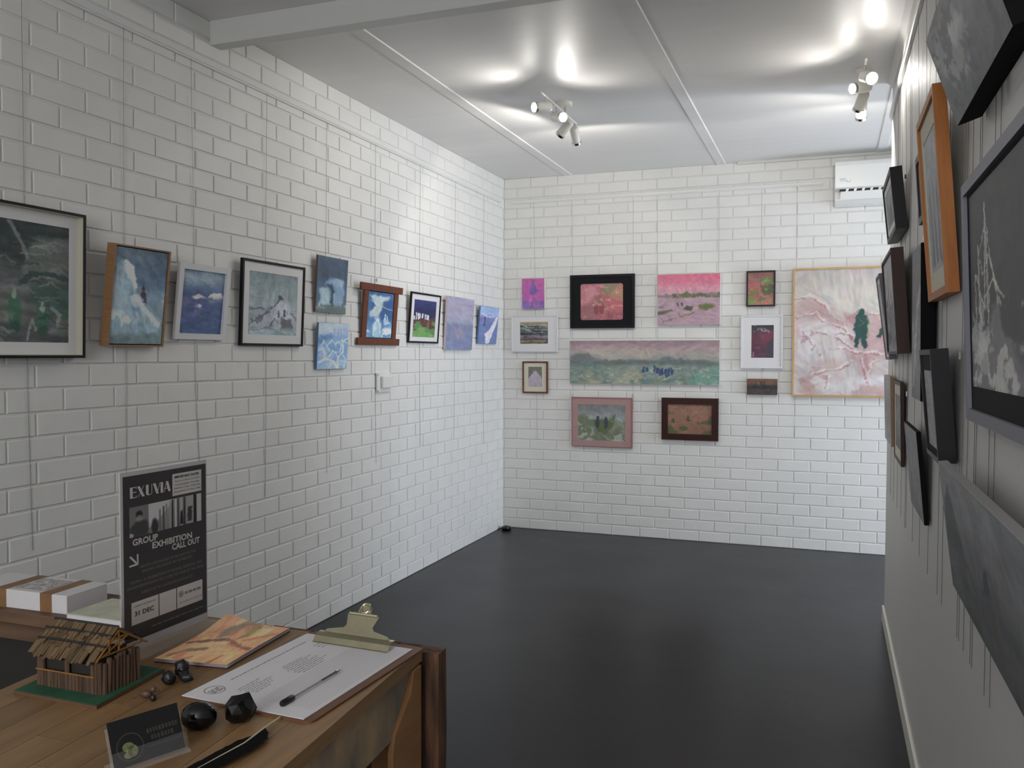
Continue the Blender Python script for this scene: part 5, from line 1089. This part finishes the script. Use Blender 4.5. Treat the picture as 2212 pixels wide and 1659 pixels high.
# ------------------------------------------------------------------ business card holder
br = Vector((-.7525, .8620, TZ)); ud = Vector((-.39, -.92, 0)).normalized(); bd = Vector((-.92, .39, 0)).normalized()
rz = math.atan2(-ud.y, -ud.x)        # local +x runs from left to right as seen
ch = empty('card_holder', br + ud * .088, 'black business cards in a small clear holder at the near counter edge', 'card holder', (0, 0, rz))
lean = math.radians(24); sn, cs_ = math.sin(lean), math.cos(lean)
def cpnt(x, s, o): return (x, s * sn - o * cs_, .003 + s * cs_ + o * sn)
def slab(x0, x1, s0, s1, o0, o1):
    m = MB(); m.v = [cpnt(x, s, o) for o in (o0, o1) for x, s in ((x0, s0), (x1, s0), (x1, s1), (x0, s1))]
    m.f = [(0, 1, 2, 3), (7, 6, 5, 4), (0, 4, 5, 1), (1, 5, 6, 2), (2, 6, 7, 3), (3, 7, 4, 0)]; return m
for k in range(3): slab(.0005 * k, .087 + .0004 * k, .001, .0555 + .0004 * k, -.0006 * k, -.0006 * k - .0005).build('card', mat('black_card_%d' % k, (17, 16, 18), .35), ch)
slab(-.002, .090, 0, .020, .0035, .0048).build('front_lip', M['acrylic_lip'], ch)
slab(-.002, .090, 0, .050, -.0045, -.0032).build('back_plate', M['acrylic'], ch)
MB().box(-.002, .090, -.008, .026, 0, .0026).build('holder_base', M['acrylic'], ch)
lm = MB()
for k in range(24):
    a0, a1 = 2 * math.pi * k / 24, 2 * math.pi * (k + 1) / 24
    for (x, s, r0, r1) in ((.022, .022, .0165, .0150),):
        lm.poly([cpnt(x + r1 * math.cos(a0), s + r1 * math.sin(a0), .0004), cpnt(x + r0 * math.cos(a0), s + r0 * math.sin(a0), .0004), cpnt(x + r0 * math.cos(a1), s + r0 * math.sin(a1), .0004), cpnt(x + r1 * math.cos(a1), s + r1 * math.sin(a1), .0004)])
for x0, x1, s0 in ((.044, .083, .031), (.048, .075, .0225)):
    x = x0; rr = random.Random(int(s0 * 1e4))
    while x < x1:
        w_ = rr.uniform(.002, .0036); lm.poly([cpnt(x, s0, .0004), cpnt(x + w_, s0, .0004), cpnt(x + w_, s0 + .0055, .0004), cpnt(x, s0 + .0055, .0004)]); x += w_ + .0012
lm.poly([cpnt(.04, .0152, .0004), cpnt(.085, .0152, .0004), cpnt(.085, .0162, .0004), cpnt(.04, .0162, .0004)])
flat(lm, 'printed_logo', mat('dim_card_print', (58, 56, 50), .5), ch)
gm = MB()
for cx, cs2, rx, ry in ((.0195, .0225, .007, .0055), (.0245, .017, .0062, .007), (.019, .0135, .006, .004)):
    gm.poly([cpnt(cx + rx * math.cos(2 * math.pi * k / 14), cs2 + ry * math.sin(2 * math.pi * k / 14), .0006) for k in range(14)])
flat(gm, 'printed_emblem', mat('pale_green_emblem', (112, 116, 78), .5, var=.3, vscale=200), ch)

# ------------------------------------------------------------------ feather quill
f0, f1, f2 = tab(605, 1549, 1.004), tab(528, 1605, 1.006), tab(428, 1659, 1.006); f3 = f2 + (f2 - f1) * 1.0
fe = empty('feather_quill', f1, 'black feather quill with cream shaft on the near counter edge', 'feather')
pts = [f0, f0.lerp(f1, .5) + Vector((0, 0, .001)), f1, f1.lerp(f2, .5), f2, f3]
MB().tube([q - f1 for q in pts], [.0013, .0013, .0011, .0009, .0006, .0003], 6).build('shaft', mat('cream_quill', (206, 198, 160), .5), fe)
vm = MB(); ns = 40; up_ = Vector((0, 0, 1)); path = []
for i in range(ns + 1):
    t = i / ns; seg = [f0.lerp(f1, .45), f1, f2, f3]; k = min(int(t * 3), 2); path.append(seg[k].lerp(seg[k + 1], t * 3 - k))
rr = random.Random(4)
for i, q in enumerate(path):
    t = i / ns; tn_ = (path[min(i + 1, ns)] - path[max(i - 1, 0)]).normalized(); sd = tn_.cross(up_).normalized()
    wl_ = .022 * min(1, t * 5) ** .7 * (1 - max(0, t - .8) * 4) + rr.uniform(-.0012, .0012); wr_ = .017 * min(1, max(0, t - .12) * 6) ** .7 * (1 - max(0, t - .8) * 4) + rr.uniform(-.001, .001)
    vm.v += [tuple(q - f1 - sd * max(wl_, .0005) + up_ * .0008), tuple(q - f1 + up_ * .0002), tuple(q - f1 + sd * max(wr_, .0005) - up_ * .0022)]
for i in range(ns):
    for k in (0, 1): b = i * 3 + k; vm.f.append((b, b + 1, b + 4, b + 3))
flat(vm, 'vane', mat('black_feather_barbs', (16, 14, 15), .9, spec=.1, var=.3, vscale=60, stretch=(1, 6, 1)), fe)

# ------------------------------------------------------------------ model hut of sticks on a green board
M['stick'] = mat('brown_stick_bark', (84, 63, 47), .8, var=.3, vscale=30, rnd=.35, bump=.4, bscale=150)
M['reed'] = mat('tan_reed_strip', (94, 74, 48), .8, var=.3, vscale=40, rnd=.45)
M['yellowreed'] = mat('yellow_reed_pole', (132, 92, 36), .6, var=.15, vscale=40)
M['green'] = mat('dark_green_felt', (30, 78, 52), .85, var=.2, vscale=40)
hb = empty('model_hut', (-1.042, .992, TZ), 'miniature thatched stick hut on a green base board', 'model')
hx0, hx1, hy0, hy1 = -.0745, .0795, -.0735, .0735
MB().prism([(-.0726, -.0727), (.0863, -.0741), (.0722, .0731), (-.087, .074)], 0, .0045).build('base_board', mat('thin_board_edge', (96, 66, 44), .7), hb)
MB().prism([(-.0716, -.0717), (.0853, -.0731), (.0712, .0721), (-.086, .073)], .0046, .0056).build('green_felt', M['green'], hb)
wx0, wx1, wy0, wy1 = -.060, .064, -.042, .029; WH = .047
st_mesh = MB().tube([(0, 0, 0), (0.0003, 0, .5), (-.0002, .0003, 1)], .5, 6).mesh('stick'); st_mesh.materials.append(M['stick'])
rr = random.Random(8)
def stick(x, y, z, h_, r_): 
    o = link('stick', st_mesh, hb); o.location = (x, y, z); o.scale = (r_ * 2, r_ * 2, h_); o.rotation_euler = (rr.uniform(-.03, .03), rr.uniform(-.04, .04), rr.uniform(0, 6)); return o
nx = 18
for k in range(nx):
    x = wx0 + (wx1 - wx0) * (k + .5) / nx; win = .10 < (k + .5) / nx < .44 or .52 < (k + .5) / nx < .84
    stick(x, wy0, .0055, (.024 if win else WH) * rr.uniform(.95, 1.04), .0036)
    stick(x, wy1, .0055, WH * rr.uniform(.95, 1.04), .0036)
for k in range(10):
    y = wy0 + (wy1 - wy0) * (k + .5) / 10
    stick(wx1, y, .0055, WH * rr.uniform(.92, 1.12), .0037); stick(wx0, y, .0055, WH * rr.uniform(.95, 1.05), .0037)
MB().tube([(wx0, wy0 - .003, .0300), (wx1 - .012, wy0 - .003, .0300)], .0013, 6).build('window_sill_pole', M['yellowreed'], hb)
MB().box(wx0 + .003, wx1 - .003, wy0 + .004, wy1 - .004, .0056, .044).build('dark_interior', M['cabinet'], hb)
ym, RZ, EZ = (wy0 + wy1) / 2, .089, .0545; ey0, ey1 = wy0 - .007, wy1 + .020
rm = MB().box(-.5, .5, 0, 1, -.5, .5).mesh('roof_strip'); rm.materials.append(M['reed'])
for sgn, ye in ((0, ey0), (1, ey1)):
    for row in range(3):
        f_a, f_b = row / 3, (row + 1) / 3 + .07
        top = Vector((0, ym + (ye - ym) * f_a, RZ + (EZ - RZ) * f_a)); bot = Vector((0, ym + (ye - ym) * f_b, RZ + (EZ - RZ) * f_b))
        sl = math.atan2(bot.z - top.z, bot.y - top.y); ln = (bot - top).length; n = 24
        xa, xb = (-.058 - .006 * row, .060 - .002 * row)
        for k in range(n):
            x = xa + (xb - xa) * (k + .5) / n + rr.uniform(-.001, .001)
            o = link('roof_strip', rm, hb); o.location = (x, top.y, top.z + .004 - .0012 * row + rr.uniform(0, .0012)); o.rotation_euler = (sl + rr.uniform(-.09, .06), rr.uniform(-.1, .1), rr.uniform(-.12, .12) + (.07 if sgn == 0 else -.07)); o.scale = ((xb - xa) / n * rr.uniform(.7, 1.25), ln * rr.uniform(.9, 1.28), .0016)
    for row in (1, 2):
        f_a = row / 3 - .02; q = Vector((0, ym + (ye - ym) * f_a, RZ + (EZ - RZ) * f_a + .0065))
        MB().tube([(-.068, q.y, q.z), (-.02, q.y, q.z + .0006), (.062, q.y, q.z - .0004)], .0016, 6).build('roof_batten', M['darkstone'], hb)
MB().tube([(-.064, ym, RZ + .005), (.060, ym, RZ + .005)], .002, 6).build('ridge_pole', M['darkstone'], hb)
gx = .060
for A_, B_ in (((ey0, EZ), (ym, RZ)), ((ey1, EZ), (ym, RZ)), ((ey0 + .008, EZ + .004), (ey1 - .008, EZ + .004)), ((ym - .02, EZ + .024), (ym + .02, EZ + .024)), ((ym, EZ + .004), (ym, RZ)), ((ym - .018, EZ + .004), (ym - .018, EZ + .026)), ((wy0 + .004, EZ + .004), (ym + .02, EZ + .024))):
    MB().tube([(gx, A_[0], A_[1]), (gx, B_[0], B_[1])], .0016, 6).build('truss_pole', M['yellowreed'], hb)
